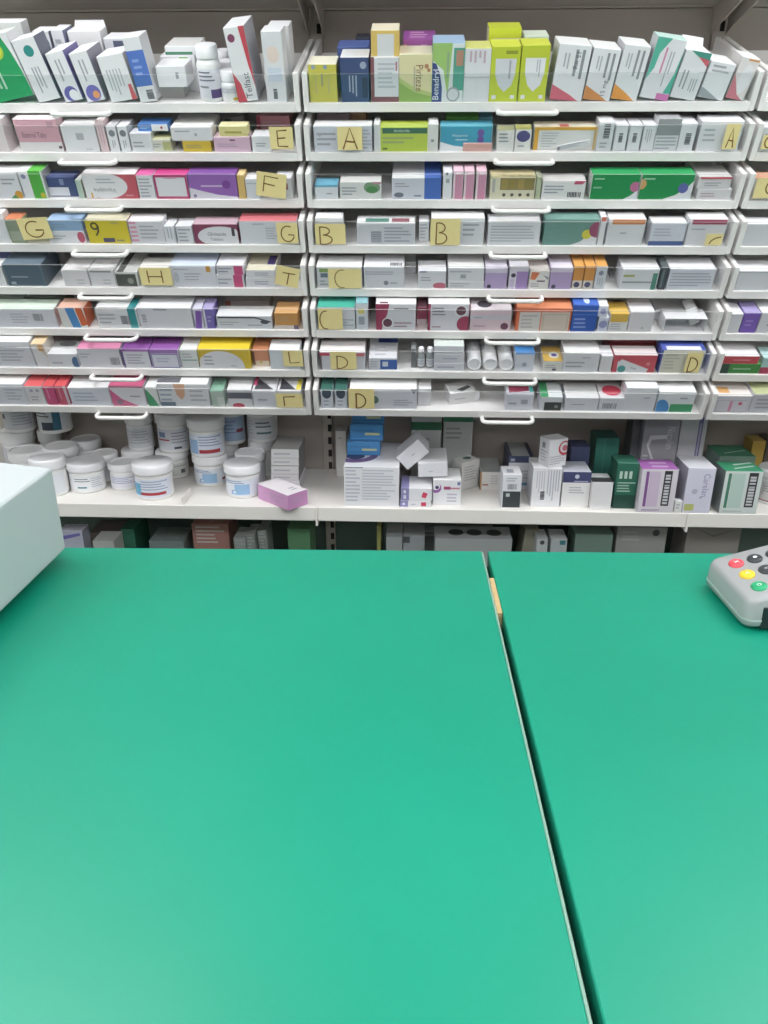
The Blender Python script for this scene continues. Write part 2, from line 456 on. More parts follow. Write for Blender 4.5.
for x, y in [((p0+nd*a_+sd*b_).x, (p0+nd*a_+sd*b_).y) for a_, b_ in ((.09, .09), (.09, .42), (.36, .42), (.36, .09))]:
    lathe('foot', [(.012, 0), (.012, .004), (.014, .0175)], M_FOOT, t, 14, (x-t.location.x, y-t.location.y, 0))

# ================================================================== CARD TERMINAL
M_TERM = mat('silver_grey_terminal_plastic', 'a3a4a5', 0.25, noise=.02, nscale=20)
M_TDARK = mat('black_terminal_plastic', '20262a', 0.4)
M_KEY = mat('dark_key', '3c4044', 0.4); M_RED = mat('red_key', 'e2505a', 0.4); M_YEL = mat('yellow_key', 'f0c838', 0.4)
M_KGR = mat('green_key', '2ea873', 0.4); M_SIL = mat('silver_trim', 'c9cdcb', 0.3, metal=.3); M_LEG = mat('key_legend_white', 'f2f2f2', 0.5)
A, B = on_z(702, 585, ZC), on_z(742, 632, ZC)
xd = (B-A).normalized(); TW = (B-A).length; yd = Vector((-xd.y, xd.x, 0))
TMX = Matrix(((xd.x, yd.x, 0, A.x), (xd.y, yd.y, 0, A.y), (0, 0, 1, ZC), (0, 0, 0, 1)))
t = empty('card_terminal'); t.matrix_world = TMX
tag(t, 'silver card payment terminal with coloured keys on the counter', 'card terminal')
TL = TW*2.15
h0, h1 = .041, .118
def outline(w, l, r, n=6, inset=0):
    o = []
    for cx, cy, a0 in ((w-r, r, -90), (w-r, l-r, 0), (r, l-r, 90), (r, r, 180)):
        for k in range(n+1):
            a = math.radians(a0+90*k/n); o.append((cx+(r-inset)*math.cos(a), cy+(r-inset)*math.sin(a)))
    return o
def loft(name, rings, m, parent):
    n = len(rings[0]); v = [p for r_ in rings for p in r_]; f = [tuple(range(n))[::-1], tuple((len(rings)-1)*n+k for k in range(n))]
    for i in range(len(rings)-1):
        for k in range(n): f.append((i*n+k, i*n+(k+1) % n, (i+1)*n+(k+1) % n, (i+1)*n+k))
    o = meshobj(name, v, f, m, parent, smooth=True)
    try: o.data.set_sharp_from_angle(angle=math.radians(50))
    except Exception: pass
    return o
zt_ = lambda y: h0 + (h1-h0)*y/TL
ro = outline(TW, TL, .014)
loft('lower_shell', [[(x, y, .004) for x, y in outline(TW, TL, .014, inset=.005)], [(x, y, .009) for x, y in ro], [(x, y, .014) for x, y in ro]], M_TERM, t)
loft('trim_line', [[(x, y, .0141) for x, y in outline(TW, TL, .014, inset=-.0006)], [(x, y, .0165) for x, y in outline(TW, TL, .014, inset=-.0006)]], M_SIL, t)
i1, i2, i3 = [outline(TW, TL, .014, inset=q) for q in (.001, .003, .0065)]
loft('keypad_shell', [[(x, y, .0166) for x, y in ro], [(x, y, zt_(y)-.006) for x, y in i1], [(x, y, zt_(y)-.002) for x, y in i2], [(x, y, zt_(y)) for x, y in i3]], M_TERM, t)
for x, y in ((.02, .02), (TW-.02, .02), (.02, TL-.02), (TW-.02, TL-.02)):
    lathe('foot', [(.006, 0), (.006, .0042)], M_FOOT, t, 12, (x, y, 0))
kx = [TW*(.26+.26*k) for k in range(3)]
for rI in range(5):
    for cI in range(3):
        y = TW*((.2+.19*rI)); x = kx[cI]; z = zt_(y)-.0006
        m = [M_RED, M_YEL, M_KGR][cI] if rI == 0 else M_KEY
        rx, ry = TW*.088, TW*.072
        rings = []
        for q, dz in ((1, 0), (1, .0022), (.88, .0034), (.6, .0039)):
            rings.append([(x+rx*q*math.cos(2*math.pi*k/18), y+ry*q*math.sin(2*math.pi*k/18), z+dz+(h1-h0)/TL*ry*q*math.sin(2*math.pi*k/18)) for k in range(18)])
        ko = loft('key', rings, m, t)
        sy = [['x', '<', 'o'], ['.', '0', ','], ['7', '8', '9'], ['4', '5', '6'], ['1', '2', '3']][rI][cI]
        g, fs, asp = glyphs(sy); s_ = .0055
        meshobj('lettering', [(x+a*s_*min(asp, 1.2), y+bb*s_, z+.0042+(h1-h0)/TL*bb*s_) for a, bb in g], fs, M_LEG, ko)
sy0, sy1 = TW*1.25, TW*1.9
v = []
for x, y in ((TW*.14, sy0), (TW*.86, sy0), (TW*.86, sy1), (TW*.14, sy1)): v += [(x, y, zt_(y)-.001), (x, y, zt_(y)+.001)]
meshobj('display', v, [(0, 2, 4, 6), (1, 3, 5, 7), (0, 1, 3, 2), (2, 3, 5, 4), (4, 5, 7, 6), (6, 7, 1, 0)], M_TDARK, t)
# card slot bay on the near flank and the lead to the back
box('card_slot', TW-.004, TW*.17, .0045, TW+.001, TW*1.9, .034, M_TDARK, t, .0008)
lead = [(TW*.5, TL-.004, .014)]
for k in range(1, 9): lead.append((TW*.5+.02*math.sin(k*.6), TL+.016*k, .014-.010*min(1, k/3)))
tube('lead', lead, .003, M_TDARK, t, 8)

# ================================================================== CONTENTS OF THE TRAYS
def project(p):
    q = CR.transposed() @ (Vector(p)-ORG); return 384+FPX*q.x/-q.z, 512-FPX*q.y/-q.z
W = 'e9e9ec'; CUR = {}
WARN = []
def tray(bay, row):
    finish()
    CUR.clear(); CUR.update(bay=bay, row=row, M=TM[bay, row], Mi=TM[bay, row].inverted(), items=[])
def finish():
    if not CUR: return
    its = [i for i in CUR['items'] if i['where'] is None]
    its.sort(key=lambda i: i['u0'])
    nm = f"{ROWN[CUR['row']]} {CUR['bay']} tray"
    for n, i in enumerate(its): i['where'] = f'{ORD[n+1]} from left in {nm}'
    for i in CUR['items']:
        w = i['where'].replace('@', nm)
        lab = i['look'] + ', ' + w
        if len(lab.split()) > 16: WARN.append(('long', len(lab.split()), lab))
        tag(i['o'], lab, i['cat'], 'medicine packs in the trays' if i['cat'] != 'note' else 'handwritten letter notes on the trays')
def locp(px, py, v):
    n = CUR['M'].to_3x3() @ Vector((0, 1, 0)); p = CUR['M'] @ Vector((0, v, 0))
    return CUR['Mi'] @ on_plane(px, py, p, n)
def measure(x0, y0, x1, v, base=LIP, atbottom=False):
    a = locp((x0+x1)/2, y0, v)
    fx, fy = project(CUR['M'] @ Vector((a.x, v, base)))
    ym = fy if atbottom else (y0+fy)/2
    return locp(x0, ym, v).x, locp(x1, ym, v).x, a.z
ULIM = .496-TTH-.0005
def c(x0, y0, x1, look, front=W, top=None, side=None, pr=None, tp=(), d=None, v=0., lean=0, yaw=0, on=None, where=None, lp=(), rp=(), name='medicine_carton', wmax=None):  # many white fronts carry shade in their colour, duller than the tops
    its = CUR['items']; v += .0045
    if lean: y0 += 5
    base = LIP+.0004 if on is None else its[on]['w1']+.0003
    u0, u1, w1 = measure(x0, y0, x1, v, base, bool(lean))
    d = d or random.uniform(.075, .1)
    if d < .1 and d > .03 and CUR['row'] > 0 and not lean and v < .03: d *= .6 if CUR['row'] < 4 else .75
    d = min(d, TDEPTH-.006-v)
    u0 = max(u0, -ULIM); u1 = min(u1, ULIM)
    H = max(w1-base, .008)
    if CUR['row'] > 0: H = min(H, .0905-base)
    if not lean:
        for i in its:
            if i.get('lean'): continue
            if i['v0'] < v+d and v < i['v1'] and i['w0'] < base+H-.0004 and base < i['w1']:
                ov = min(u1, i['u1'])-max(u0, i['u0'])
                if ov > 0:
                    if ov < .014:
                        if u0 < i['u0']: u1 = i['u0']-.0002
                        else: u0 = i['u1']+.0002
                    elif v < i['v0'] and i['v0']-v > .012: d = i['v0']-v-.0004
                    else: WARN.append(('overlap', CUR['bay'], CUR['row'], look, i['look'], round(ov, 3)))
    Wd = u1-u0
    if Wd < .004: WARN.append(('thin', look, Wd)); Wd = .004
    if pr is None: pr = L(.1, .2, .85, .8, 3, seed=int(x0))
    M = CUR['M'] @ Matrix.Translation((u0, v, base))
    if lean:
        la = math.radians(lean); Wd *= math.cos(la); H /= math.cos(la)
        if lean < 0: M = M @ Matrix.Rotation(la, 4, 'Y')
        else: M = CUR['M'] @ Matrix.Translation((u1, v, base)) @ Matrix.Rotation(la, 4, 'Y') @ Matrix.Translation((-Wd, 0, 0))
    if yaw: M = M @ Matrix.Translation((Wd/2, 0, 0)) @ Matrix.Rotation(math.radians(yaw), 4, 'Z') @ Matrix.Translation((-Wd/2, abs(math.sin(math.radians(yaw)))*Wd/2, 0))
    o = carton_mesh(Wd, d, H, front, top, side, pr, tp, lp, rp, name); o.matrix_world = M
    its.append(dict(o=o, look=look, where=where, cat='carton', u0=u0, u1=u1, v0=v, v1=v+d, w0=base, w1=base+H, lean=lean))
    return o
M_FLAP = mat('white_flap_board', 'e4e4e6', .5)
def flap(o, h, side=False):
    b = [Vector(q) for q in o.bound_box]; w, d_, H = max(q.x for q in b), max(q.y for q in b), max(q.z for q in b)
    if side: v = [(w, .002, .002), (w+h, .004, .003), (w+h, .004, H-.008), (w, .002, H-.001)]
    else: v = [(.001, d_-.001, H), (w-.001, d_-.001, H), (w-.004, d_+h*.35, H+h), (.004, d_+h*.35, H+h)]
    n = [(x, y+.0006, z) for x, y, z in v]
    meshobj('flap', v+n, [(0, 1, 2, 3), (7, 6, 5, 4), (0, 4, 5, 1), (1, 5, 6, 2), (2, 6, 7, 3), (3, 7, 4, 0)], M_FLAP, o)
def add(o, look, cat, x0, where=None, w1=LIP, u1=0, v=(0, 0), box_=None):
    u = locp(x0, project(CUR['M'] @ Vector((0, 0, LIP)))[1], .01).x
    b = box_ or (u, u, 0, 0, 0, 0)
    CUR['items'].append(dict(o=o, look=look, where=where, cat=cat, u0=b[0], u1=b[1], v0=b[2], v1=b[3], w0=b[4], w1=b[5], lean=None))
# handwritten letters as pen strokes in the unit square
def arc(cx, cy, rx, ry, a0, a1, n=12): return [(cx+rx*math.cos(math.radians(a0+(a1-a0)*k/n)), cy+ry*math.sin(math.radians(a0+(a1-a0)*k/n))) for k in range(n+1)]
PEN = {
 'A': [[(.1, 0), (.5, 1), (.92, 0)], [(.25, .38), (.8, .34)]],
 'B': [[(.1, 0), (.12, 1)], [(.1, 1)]+arc(.3, .77, .45, .23, 90, -90)+arc(.35, .27, .55, .27, 90, -90)+[(.1, 0)]],
 'C': [arc(.6, .5, .5, .5, 75, 285)], 'D': [[(.1, 0), (.12, 1)], [(.05, .98)]+arc(.2, .5, .72, .5, 90, -90)+[(.05, .02)]],
 'E': [[(.9, 1), (.1, .95), (.1, .02), (.95, 0)], [(.1, .5), (.75, .53)]], 'F': [[(.95, .95), (.12, 1), (.05, 0)], [(.1, .52), (.75, .45)]],
 'G': [arc(.52, .5, .45, .5, 60, 330)+[(.95, .42), (.55, .45)]], 'H': [[(.1, 0), (.1, 1)], [(.9, 0), (.9, 1)], [(.1, .5), (.9, .5)]],
 'I': [[(.05, .95), (.95, .98)], [(.5, .96), (.45, 0)]], 'L': [[(.1, 1), (.15, .02), (.95, .08)]], 'r': [[(.1, 0), (.1, .95), (.95, 1)]],
 'c': [arc(1.0, .05, .9, .85, 178, 95)],
}
M_NOTE = mat('pale_yellow_paper', 'e9da9c', 0.75, noise=.03, nscale=60)
M_PEN = mat('brown_marker_ink', '7a5226', 0.6)
def note(x0, y0, x1, y1, letter, look, rot=0, box_=(.2, .14, .8, .86), th=.0028, name='letter_note', v=-.0032):
    a, b = locp(x0, y1, v), locp(x1, y0, v); u0, u1 = max(a.x, -ULIM+.001), min(b.x, ULIM-.001); w0, w1 = max(a.z, .004), b.z
    Wd, H = u1-u0, w1-w0
    o = empty(name); o.matrix_world = CUR['M'] @ Matrix.Translation(((u0+u1)/2, v, (w0+w1)/2)) @ Matrix.Rotation(math.radians(rot), 4, 'Y')
    # paper, very slightly curled at the bottom
    vs, fs = [], []
    for k in range(5):
        z = -H/2+H*k/4; y = -.0012*(1-k/4)**2
        vs += [(-Wd/2, y, z), (Wd/2, y, z), (-Wd/2, y+.0004, z), (Wd/2, y+.0004, z)]
    for k in range(4):
        q = k*4; fs += [(q, q+1, q+5, q+4), (q+3, q+2, q+6, q+7), (q+1, q+3, q+7, q+5), (q+2, q, q+4, q+6)]
    fs += [(0, 2, 3, 1), (16, 17, 19, 18)]
    meshobj('paper', vs, fs, M_NOTE, o)
    vs, fs = [], []
    bx0, by0, bx1, by1 = box_
    for st in PEN[letter]:
        pts = [((-.5+bx0+(bx1-bx0)*p)*Wd, (-.5+by0+(by1-by0)*q)*H) for p, q in st]
        for k, (p, q) in enumerate(pts):
            a, b = pts[max(k-1, 0)], pts[min(k+1, len(pts)-1)]
            tx, tz = b[0]-a[0], b[1]-a[1]; l = math.hypot(tx, tz) or 1; nx, nz = -tz/l*th/2, tx/l*th/2
            y = -.0012*(1-(q+H/2)/H)**2-.0003
            vs += [(p+nx, y, q+nz), (p-nx, y, q-nz)]
            if k: n = len(vs); fs.append((n-4, n-3, n-1, n-2))
    meshobj('letter', vs, fs, M_PEN, o)
    CUR['items'].append(dict(o=o, look=look, where='on @', cat='note', u0=u0, u1=u1, v0=-1, v1=-.5, w0=w0, w1=w1, lean=None))
def bottle(x0, y0, x1, look, v=.0, label='e4e4ea', capk=.24, pr=None, where=None, cap='f1f1f3', body=None, band=None):
    v += .0045; u0, u1, w1 = measure(x0, y0, x1, v); r = (u1-u0)/2; H = w1-LIP
    o = empty('pill_bottle'); o.matrix_world = CUR['M'] @ Matrix.Translation(((u0+u1)/2, v+r, LIP+.0004))
    hb = H*(1-capk)
    lathe('body', [(r*.94, 0), (r, .002), (r, hb*.86), (r*.9, hb*.95), (r*.78, hb), (r*.78, hb+.002)], body or M_TUB, o, 24)
    lathe('cap', [(r*.86, hb+.0005), (r*.9, hb+.0015), (r*.9, H-.002), (r*.84, H)], M_LID, o, 24)
    wrap('label', o, r, hb*.1, hb*.8, -170, -10, label, band or [])
    add(o, look, 'bottle', x0, where, box_=(u0, u1, v, v+2*r, LIP, w1)); return o
def wrap(name, parent, r, z0, z1, a0, a1, col, bands=()):
    def patch(nm, par, rr, q0, q1, b0, b1, cc):
        n = max(2, int((b1-b0)/8)); v, f = [], []
        for k in range(n+1):
            a = math.radians(b0+(b1-b0)*k/n)
            for z in (q0, q1): v.append((rr*math.cos(a), rr*math.sin(a), z))
        for k in range(n): f.append((2*k, 2*k+2, 2*k+3, 2*k+1))
        return v, f, cc
    v, f, cc = patch(name, parent, r+.0004, z0, z1, a0, a1, col)
    o = colored(name, v, f, [lin(cc)]*len(f), M_INK, parent)
    V, Fc, Cc = [], [], []
    for i, (p0, q0, p1, q1, cc) in enumerate(bands):
        v, f, _ = patch('', None, r+.0006+.00003*i, z0+(z1-z0)*q0, z0+(z1-z0)*q1, a0+(a1-a0)*p0, a0+(a1-a0)*p1, cc)
        n = len(V); V += v; Fc += [tuple(n+k for k in x) for x in f]; Cc += [lin(cc)]*len(f)
    if V: colored('print', V, Fc, Cc, M_INK, o)['kind'] = 'stuff'
    return o
def lines(p0, q0, p1, q1, n, cc='a9afc0'):
    h = (q1-q0)/n; return [(p0, q0+h*(k+.3), p1-(p1-p0)*.12*((k*7) % 3), q0+h*(k+.65), cc) for k in range(n)]

LG = '8f929b'; NV = '2f3a68'; PU = '7d57b0'; GN = '1d9a57'; RD = 'c8404c'; OR = 'e08a3a'; MG = 'cf3d85'; TE = '2f9c8c'; BL = '3b62bd'; YE = 'e8d23c'; PK = 'e3a3bd'; MR = '8f2f4c'; LI = 'c3cf2f'

# ---- top left
tray('left', 0)
c(-1, 36, 38, 'green and white carton with lime disc leaning over', GN, 'dfe9df', 'd8d8da', P(W, (.8, 1), (1, 1), (1, .0), (.98, .35), (.91, .7))+C(.55, .76, .13, 'b6d23a')+C(.55, .76, .09, 'd0d84a')+VL(.2, .1, .45, .5, 2, 'bfe3cc'), lean=-11, d=.06)
c(39, 36, 63, 'white leaning carton with teal disc and dark side', W, W, '5c5f72', C(.55, .8, .09, '2a8c86')+VL(.3, .12, .7, .55, 3, '777b86'), lean=-11, d=.06)
c(66, 49, 85, 'narrow white leaning carton with purple crescent', W, W, '6a63a0', C(.5, .15, .16, '5d58a8')+C(.62, .12, .11, W)+VL(.3, .35, .7, .85, 2), lean=-11, d=.09)
c(88, 49, 107, 'narrow white leaning carton with purple and orange disc', W, W, '8a8796', C(.5, .17, .17, '6a60b4')+C(.62, .13, .08, 'e79a5e')+VL(.3, .35, .7, .85, 2), lean=-10, d=.09)
c(112, 52, 139, 'wide white leaning carton with red corner strip', W, W, 'b8b8be', P('d3545c', (.8, 0), (1, 0), (.93, .34), (.82, .34))+VL(.15, .1, .75, .7, 5, 'b5b7bd'), lean=-8, d=.08)
c(141, 33, 158, 'tall blue and white carton with barcode foot', W, W, 'd5d5da', R(0, .25, 1, .8, '4a6fc4')+L(.2, .4, .8, .7, 3, '86a0dd')+BC(.5, .04, .9, .19, vert=True), lean=-6, d=.06)
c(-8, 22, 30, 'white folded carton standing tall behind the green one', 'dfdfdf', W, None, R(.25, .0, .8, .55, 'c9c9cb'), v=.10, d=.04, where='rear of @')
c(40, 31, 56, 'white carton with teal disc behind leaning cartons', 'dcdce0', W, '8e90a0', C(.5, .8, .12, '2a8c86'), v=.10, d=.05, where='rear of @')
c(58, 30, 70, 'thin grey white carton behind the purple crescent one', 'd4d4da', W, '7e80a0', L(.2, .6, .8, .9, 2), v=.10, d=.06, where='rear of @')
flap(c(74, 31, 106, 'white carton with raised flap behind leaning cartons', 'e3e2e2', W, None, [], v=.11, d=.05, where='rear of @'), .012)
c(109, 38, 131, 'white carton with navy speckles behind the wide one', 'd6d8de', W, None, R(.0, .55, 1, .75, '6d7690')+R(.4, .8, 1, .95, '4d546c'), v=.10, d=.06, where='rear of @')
c(163, 56, 197, 'flat white carton with blue stripe, lower of two stacked', W, W, None, R(.0, .75, .8, .86, '3f73b8')+R(.55, .9, .8, .97, '7cc04a'), v=.09, d=.09, where='rear of @')
c(165, 46, 197, 'flat white carton with green stripe, upper of two stacked', W, 'dededc', None, R(.0, .1, .85, .4, '3d7d5c'), v=.092, d=.09, on=-1, where='rear of @')
c(160, 84, 184, 'low grey carton under the white overhanging one', 'a2a19f', 'bbb9b7', None, [], v=.04, d=.045, where='in @')
c(157, 66, 186, 'small white carton perched above a shadowed gap', W, W, None, R(.65, .4, .75, .7, LG), v=.012, d=.07, on=-1, where='in @')
bottle(195, 47, 219, 'large white pill bottle with purple corner label', label='e2e2ea', band=lines(.2, .55, .7, .95, 3, '6d6f80')+[(.55, .0, 1, .3, '5d4a80'), (.2, .35, .5, .42, LG)])
bottle(219, 72, 239, 'small white bottle with yellow corner label, foremost', label='ececec', capk=.36, band=lines(.1, .5, .9, .9, 3)+[(.6, 0, .8, .2, 'd8b83a')])
bottle(217, 63, 236, 'small white capped bottle, second in its line', v=.055, capk=.3, where='in @')
bottle(214, 52, 232, 'small white capped bottle, third in its line', v=.11, capk=.3, where='in @')
c(239, 23, 259, 'tall white and red carton leaning beside bottles', W, W, '9a9aa2', P('c73f4e', (.72, 1), (1, 1), (1, .15), (.85, .5))+P('c73f4e', (0, 0), (.45, 0), (.3, .25), (0, .42))+C(.3, .86, .055, '803a5a')+X('Telfast', .62, .22, .1, '55525c', 90, .35), lean=-6, d=.11)
c(264, 31, 284, 'tall pale white carton with faint peach picture', 'e4e4e8', W, None, El(.5, .68, .3, .12, 'ecd9cf')+R(.15, .3, .85, .5, 'd0dae8')+BC(.35, .05, .55, .2, vert=True), d=.06)
c(270, 26, 291, 'tall blank white carton behind the pale peach one', 'dcdadb', W, None, [], v=.075, d=.06, where='rear of @')
# ---- top middle
tray('middle', 0)
c(309, 64, 337, 'yellow carton with cream top and blue dots', 'c9c04a', 'f3efd6', 'bdb550', C(.18, .92, .06, '8fa3b5')+C(.6, .92, .06, '8fa3b5')+VL(.4, .25, .55, .75, 1, '6f6a2c')+VL(.2, .2, .3, .7, 1, 'a29a38')+VL(.65, .2, .75, .7, 1, 'a29a38'), d=.075)
c(341, 57, 369, 'navy carton with white top and small badge', '33406f', W, '2c3762', C(.8, .82, .08, '9aa3bb')+VL(.25, .1, .6, .6, 3, '8690b4')+R(.75, .1, .95, .55, '232a48'), d=.075)
c(338, 47, 369, 'blue carton standing behind the navy one', '3d5394', '45599a', None, [], v=.09, d=.07, where='rear of @')
c(356, 38, 370, 'small black carton behind the navy one', '2a2d3a', '34374a', None, [], v=.17, d=.05, where='rear of @')
c(371, 57, 399, 'white carton with maroon border carrying a yellow box', 'dcdde4', 'e8e6e4', '7d4750', R(0, 0, .12, 1, '7d4750')+R(0, 0, 1, .12, '7d4750')+L(.25, .3, .9, .9, 6, 'b9bcc8')+R(.88, .7, .93, .9, 'a5606a'), d=.08)
c(371, 30, 399, 'yellow edged white carton', 'e3bd62', 'efe5c8', 'd9b65c', R(.22, .0, .82, .85, 'dedde0'), v=.004, d=.07, on=-1, where='on top of the maroon bordered carton')
c(399, 54, 432, 'cream and green allergy carton with sideways lettering', 'e3d9a8', 'ebe2c4', None, P('8fb255', (0, 0), (1, 0), (1, .12), (.5, .2), (0, .42))+P('b9c878', (0, .42), (.5, .2), (1, .12), (1, .2), (.5, .3), (0, .52))+X('Piriteze', .62, .5, .17, '8a5a4a', -90, .55)+C(.83, .75, .05, 'b07a5a')+C(.9, .67, .04, 'b07a5a')+VL(.42, .2, .52, .75, 1, 'a99a70'), d=.08)
c(403, 39, 435, 'purple and peach carton', '9a4f9c', '8e3f92', None, R(0, 0, .12, .9, 'e0b08a')+R(.55, .3, .75, .9, 'b98cc0'), tp=L(.2, .1, .9, .9, 3, 'd9a3cf'), v=.09, d=.09, where='behind the cream carton in @')
c(432, 43, 464, 'green, navy and white allergy carton', 'dfe6e6', '9db9d8', '3f8a78', P('9cc46a', (0, 1), (.62, 1), (.5, .1), (.35, .55), (0, .72))+P('33417d', (0, .68), (.12, .66), (.25, .48), (.32, .25), (.32, 0), (0, 0))+R(.66, .2, 1, .92, '4e9a86')+R(.74, .62, .96, .88, 'b0806a')+X('Benadryl', .15, .3, .15, 'e8ebf2', 90, .52)+VL(.42, .35, .56, .85, 1, '5f8a52')+C(.68, .13, .13, '9aa0a8')+C(.68, .13, .1, 'd5d9dd'), d=.08)
c(463, 48, 490, 'white carton with pink lines and yellow top', 'dfdfe4', 'd9d878', None, VL(.15, .72, .85, .95, 4, 'b98aa0')+R(.02, .46, .98, .475, 'b5b5bb')+R(.5, .05, .51, .35, 'c5c5cb'), d=.07)
SHIELD = lambda col: P(col, (.16, .78), (.88, .78), (.86, .5), (.76, .3), (.52, .18), (.3, .3), (.18, .5))
c(490, 46, 519, 'lime carton with lilac shield panel', LI, 'd0d640', 'aab42c', SHIELD('d4d4dc')+VL(.6, .4, .75, .75, 1, '7d8090')+R(.1, .05, .25, .12, W)+R(.75, .05, .9, .12, W)+R(.5, .86, .9, .92, '8a9224'), d=.065)
c(520, 45, 548, 'lime carton with white shield panel', LI, 'd0d640', 'aab42c', SHIELD('e8e8ec')+VL(.55, .38, .72, .75, 2, '8d90a0')+R(.1, .05, .25, .12, W)+R(.75, .05, .9, .12, W), d=.065)
c(487, 28, 519, 'lime and white carton standing taller', 'd9d9b0', LI, None, R(0, .85, 1, 1, LI)+R(.0, .0, .15, 1, LI), v=.075, d=.06, where='behind the lilac shield carton in @')
c(522, 36, 546, 'pale mint carton', 'cfdcc8', 'd7e2d0', None, C(.2, .85, .05, '5f8a7a')+C(.8, .85, .05, '5f8a7a'), v=.075, d=.06, where='behind the white shield carton in @')
def dose(x0, y0, x1, look, corner, lean, extra=()):
    c(x0, y0, x1, look, W, 'f0f0f0', 'c9c9cf', P(corner, (0, 0), (.88, 0), (.55, .12), (0, .28))+VL(.5, .3, .9, .92, 2, '5d6068')+VL(.2, .45, .42, .85, 2, '9a9ca4')+list(extra), lean=lean, d=.075)
dose(549, 41, 581, 'white dose carton with pink red corner', 'cf5c70', 4, X('15 mg', .62, .72, .12, '4c4e56', -90, .3))
dose(582, 45, 609, 'white dose carton with brown orange corner', 'd48a4c', 5, X('15 mg', .7, .25, .12, '4c4e56', 90, .3))
dose(610, 42, 636, 'white dose carton with bright orange corner', 'e8963f', 6)
c(638, 36, 667, 'teal wave carton with pink foot', 'e9e6ec', 'bfe0d6', 'cfd3d6', P('4fae98', (0, .3), (0, 1), (.5, 1), (.22, .75), (.18, .5))+P('4fae98', (1, .9), (1, .12), (.75, .12), (.92, .45))+R(.55, .0, 1, .11, 'd36fb0')+VL(.35, .4, .5, .85, 1, 'd0588e')+VL(.55, .2, .75, .8, 2, '8f9199'), lean=8, d=.05)
flap(c(668, 49, 694, 'white carton with teal and red triangle, flap open', 'e3e3e6', 'eeeeee', 'c9c9cf', P('3f8f80', (.2, 1), (1, 1), (1, .8), (.6, .88))+P('c95560', (1, .72), (1, .86), (.55, .9))+VL(.15, .1, .45, .6, 2, '70727a')+VL(.55, .05, .85, .45, 3, 'a5a7ad'), lean=9, d=.07), .014)
c(696, 60, 722, 'white carton with grey wedge at its foot', 'e6e6ea', 'efefef', 'd0d0d4', P('9a9da4', (0, 0), (.85, 0), (.3, .2), (0, .3))+L(.15, .7, .85, .95, 2), lean=9, d=.08)
c(724, 55, 743, 'white and pink oval carton leaning on tray end', 'e3dcdc', 'ececec', 'd6d2d2', P('c9707e', (0, 0), (.9, 0), (.5, .12), (.15, .45), (0, .6))+El(.6, .5, .3, .36, 'e9e7ea')+R(.4, .93, 1, .98, 'd59a6a'), lean=10, d=.06)
# ---- second left
tray('left', 1)
c(-10, 119, 5, 'plain pinkish white carton at frame edge', 'e2d9da', W, None, [])
c(17, 119, 60, 'pink tablet carton with white base band', 'd9a3b2', 'ece6e6', 'd8b8c0', R(0, 0, 1, .3, 'e8e2e4')+X('Ezetrol Tabs', .4, .52, .16, '6a4a58', 0, .55)+R(.75, .75, .9, .92, 'b88a98')+R(.9, .1, .98, .18, '50404a'), d=.07)
c(63, 125, 97, 'square white carton with grey patch', 'e6e5e8', 'eeeeee', None, R(.4, .45, .62, .7, 'aeb0b6')+L(.6, .05, .95, .15, 1, 'c0c0c6'), d=.08)
c(98, 121, 106, 'thin pale pink carton', 'e0c6ca', 'eadada', None, VL(.2, .1, .8, .9, 2, 'cda8b0'), d=.08)
c(108, 126, 118, 'slim white carton with round mark', W, W, 'b9b9bf', C(.5, .72, .13, '7d7f88')+VL(.3, .08, .7, .45, 2), d=.09)
c(119, 126, 129, 'slim white carton with round mark', W, W, 'b9b9bf', C(.5, .72, .13, '7d7f88')+VL(.3, .08, .7, .45, 2), d=.09)
c(131, 133, 152, 'small white carton beneath the blue one', 'e1e2e6', W, None, L(.1, .2, .8, .6, 2), d=.07)
c(138, 124, 168, 'blue carton with white end and red dot', 'e9e9ec', '3f6fb0', '3f6fb0', R(0, 0, .45, 1, '3a6db2')+C(.78, .5, .18, 'b8324a')+L(.05, .3, .4, .7, 2, '7ba3d6'), v=.012, d=.08, on=-1, where='over small one in @')
c(153, 139, 171, 'olive and white carton', 'dcdccc', 'c9c99a', None, R(.55, .1, 1, .8, 'b5b57a')+L(.05, .3, .45, .7, 2), d=.07)
c(183, 141, 211, 'yellow carton pressed below a white one', 'd9b83a', 'e0c868', None, L(.1, .3, .9, .7, 2, '8a6f2a'), d=.08)
c(171, 127, 212, 'white carton lying across the yellow one', 'e6e6e8', 'e9e9e6', None, C(.6, .45, .12, 'a9abb2')+L(.1, .6, .6, .8, 1), on=-1, d=.1, where='in @')
c(214, 137, 250, 'lilac pink carton', 'ddb8cf', 'e6cbd8', None, R(.45, .72, .6, .85, '8a5a7a')+L(.1, .3, .85, .6, 2, 'a884a0'), d=.08)
c(219, 126, 247, 'pale yellow carton', 'e2d993', 'ece6b0', None, R(.2, .3, .8, .5, 'b5a850'), on=-1, d=.06, v=.003, where='on top of lilac pink carton in @')
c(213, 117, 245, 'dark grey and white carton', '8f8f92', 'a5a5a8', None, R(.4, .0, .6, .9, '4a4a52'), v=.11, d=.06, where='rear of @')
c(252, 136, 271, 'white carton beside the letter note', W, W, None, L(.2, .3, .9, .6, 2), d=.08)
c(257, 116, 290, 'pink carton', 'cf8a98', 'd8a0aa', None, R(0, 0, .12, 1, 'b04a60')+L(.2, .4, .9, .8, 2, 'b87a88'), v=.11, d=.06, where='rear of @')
note(271, 127, 292, 149, 'E', 'pale yellow note with letter E', box_=(.28, .12, .8, .86))
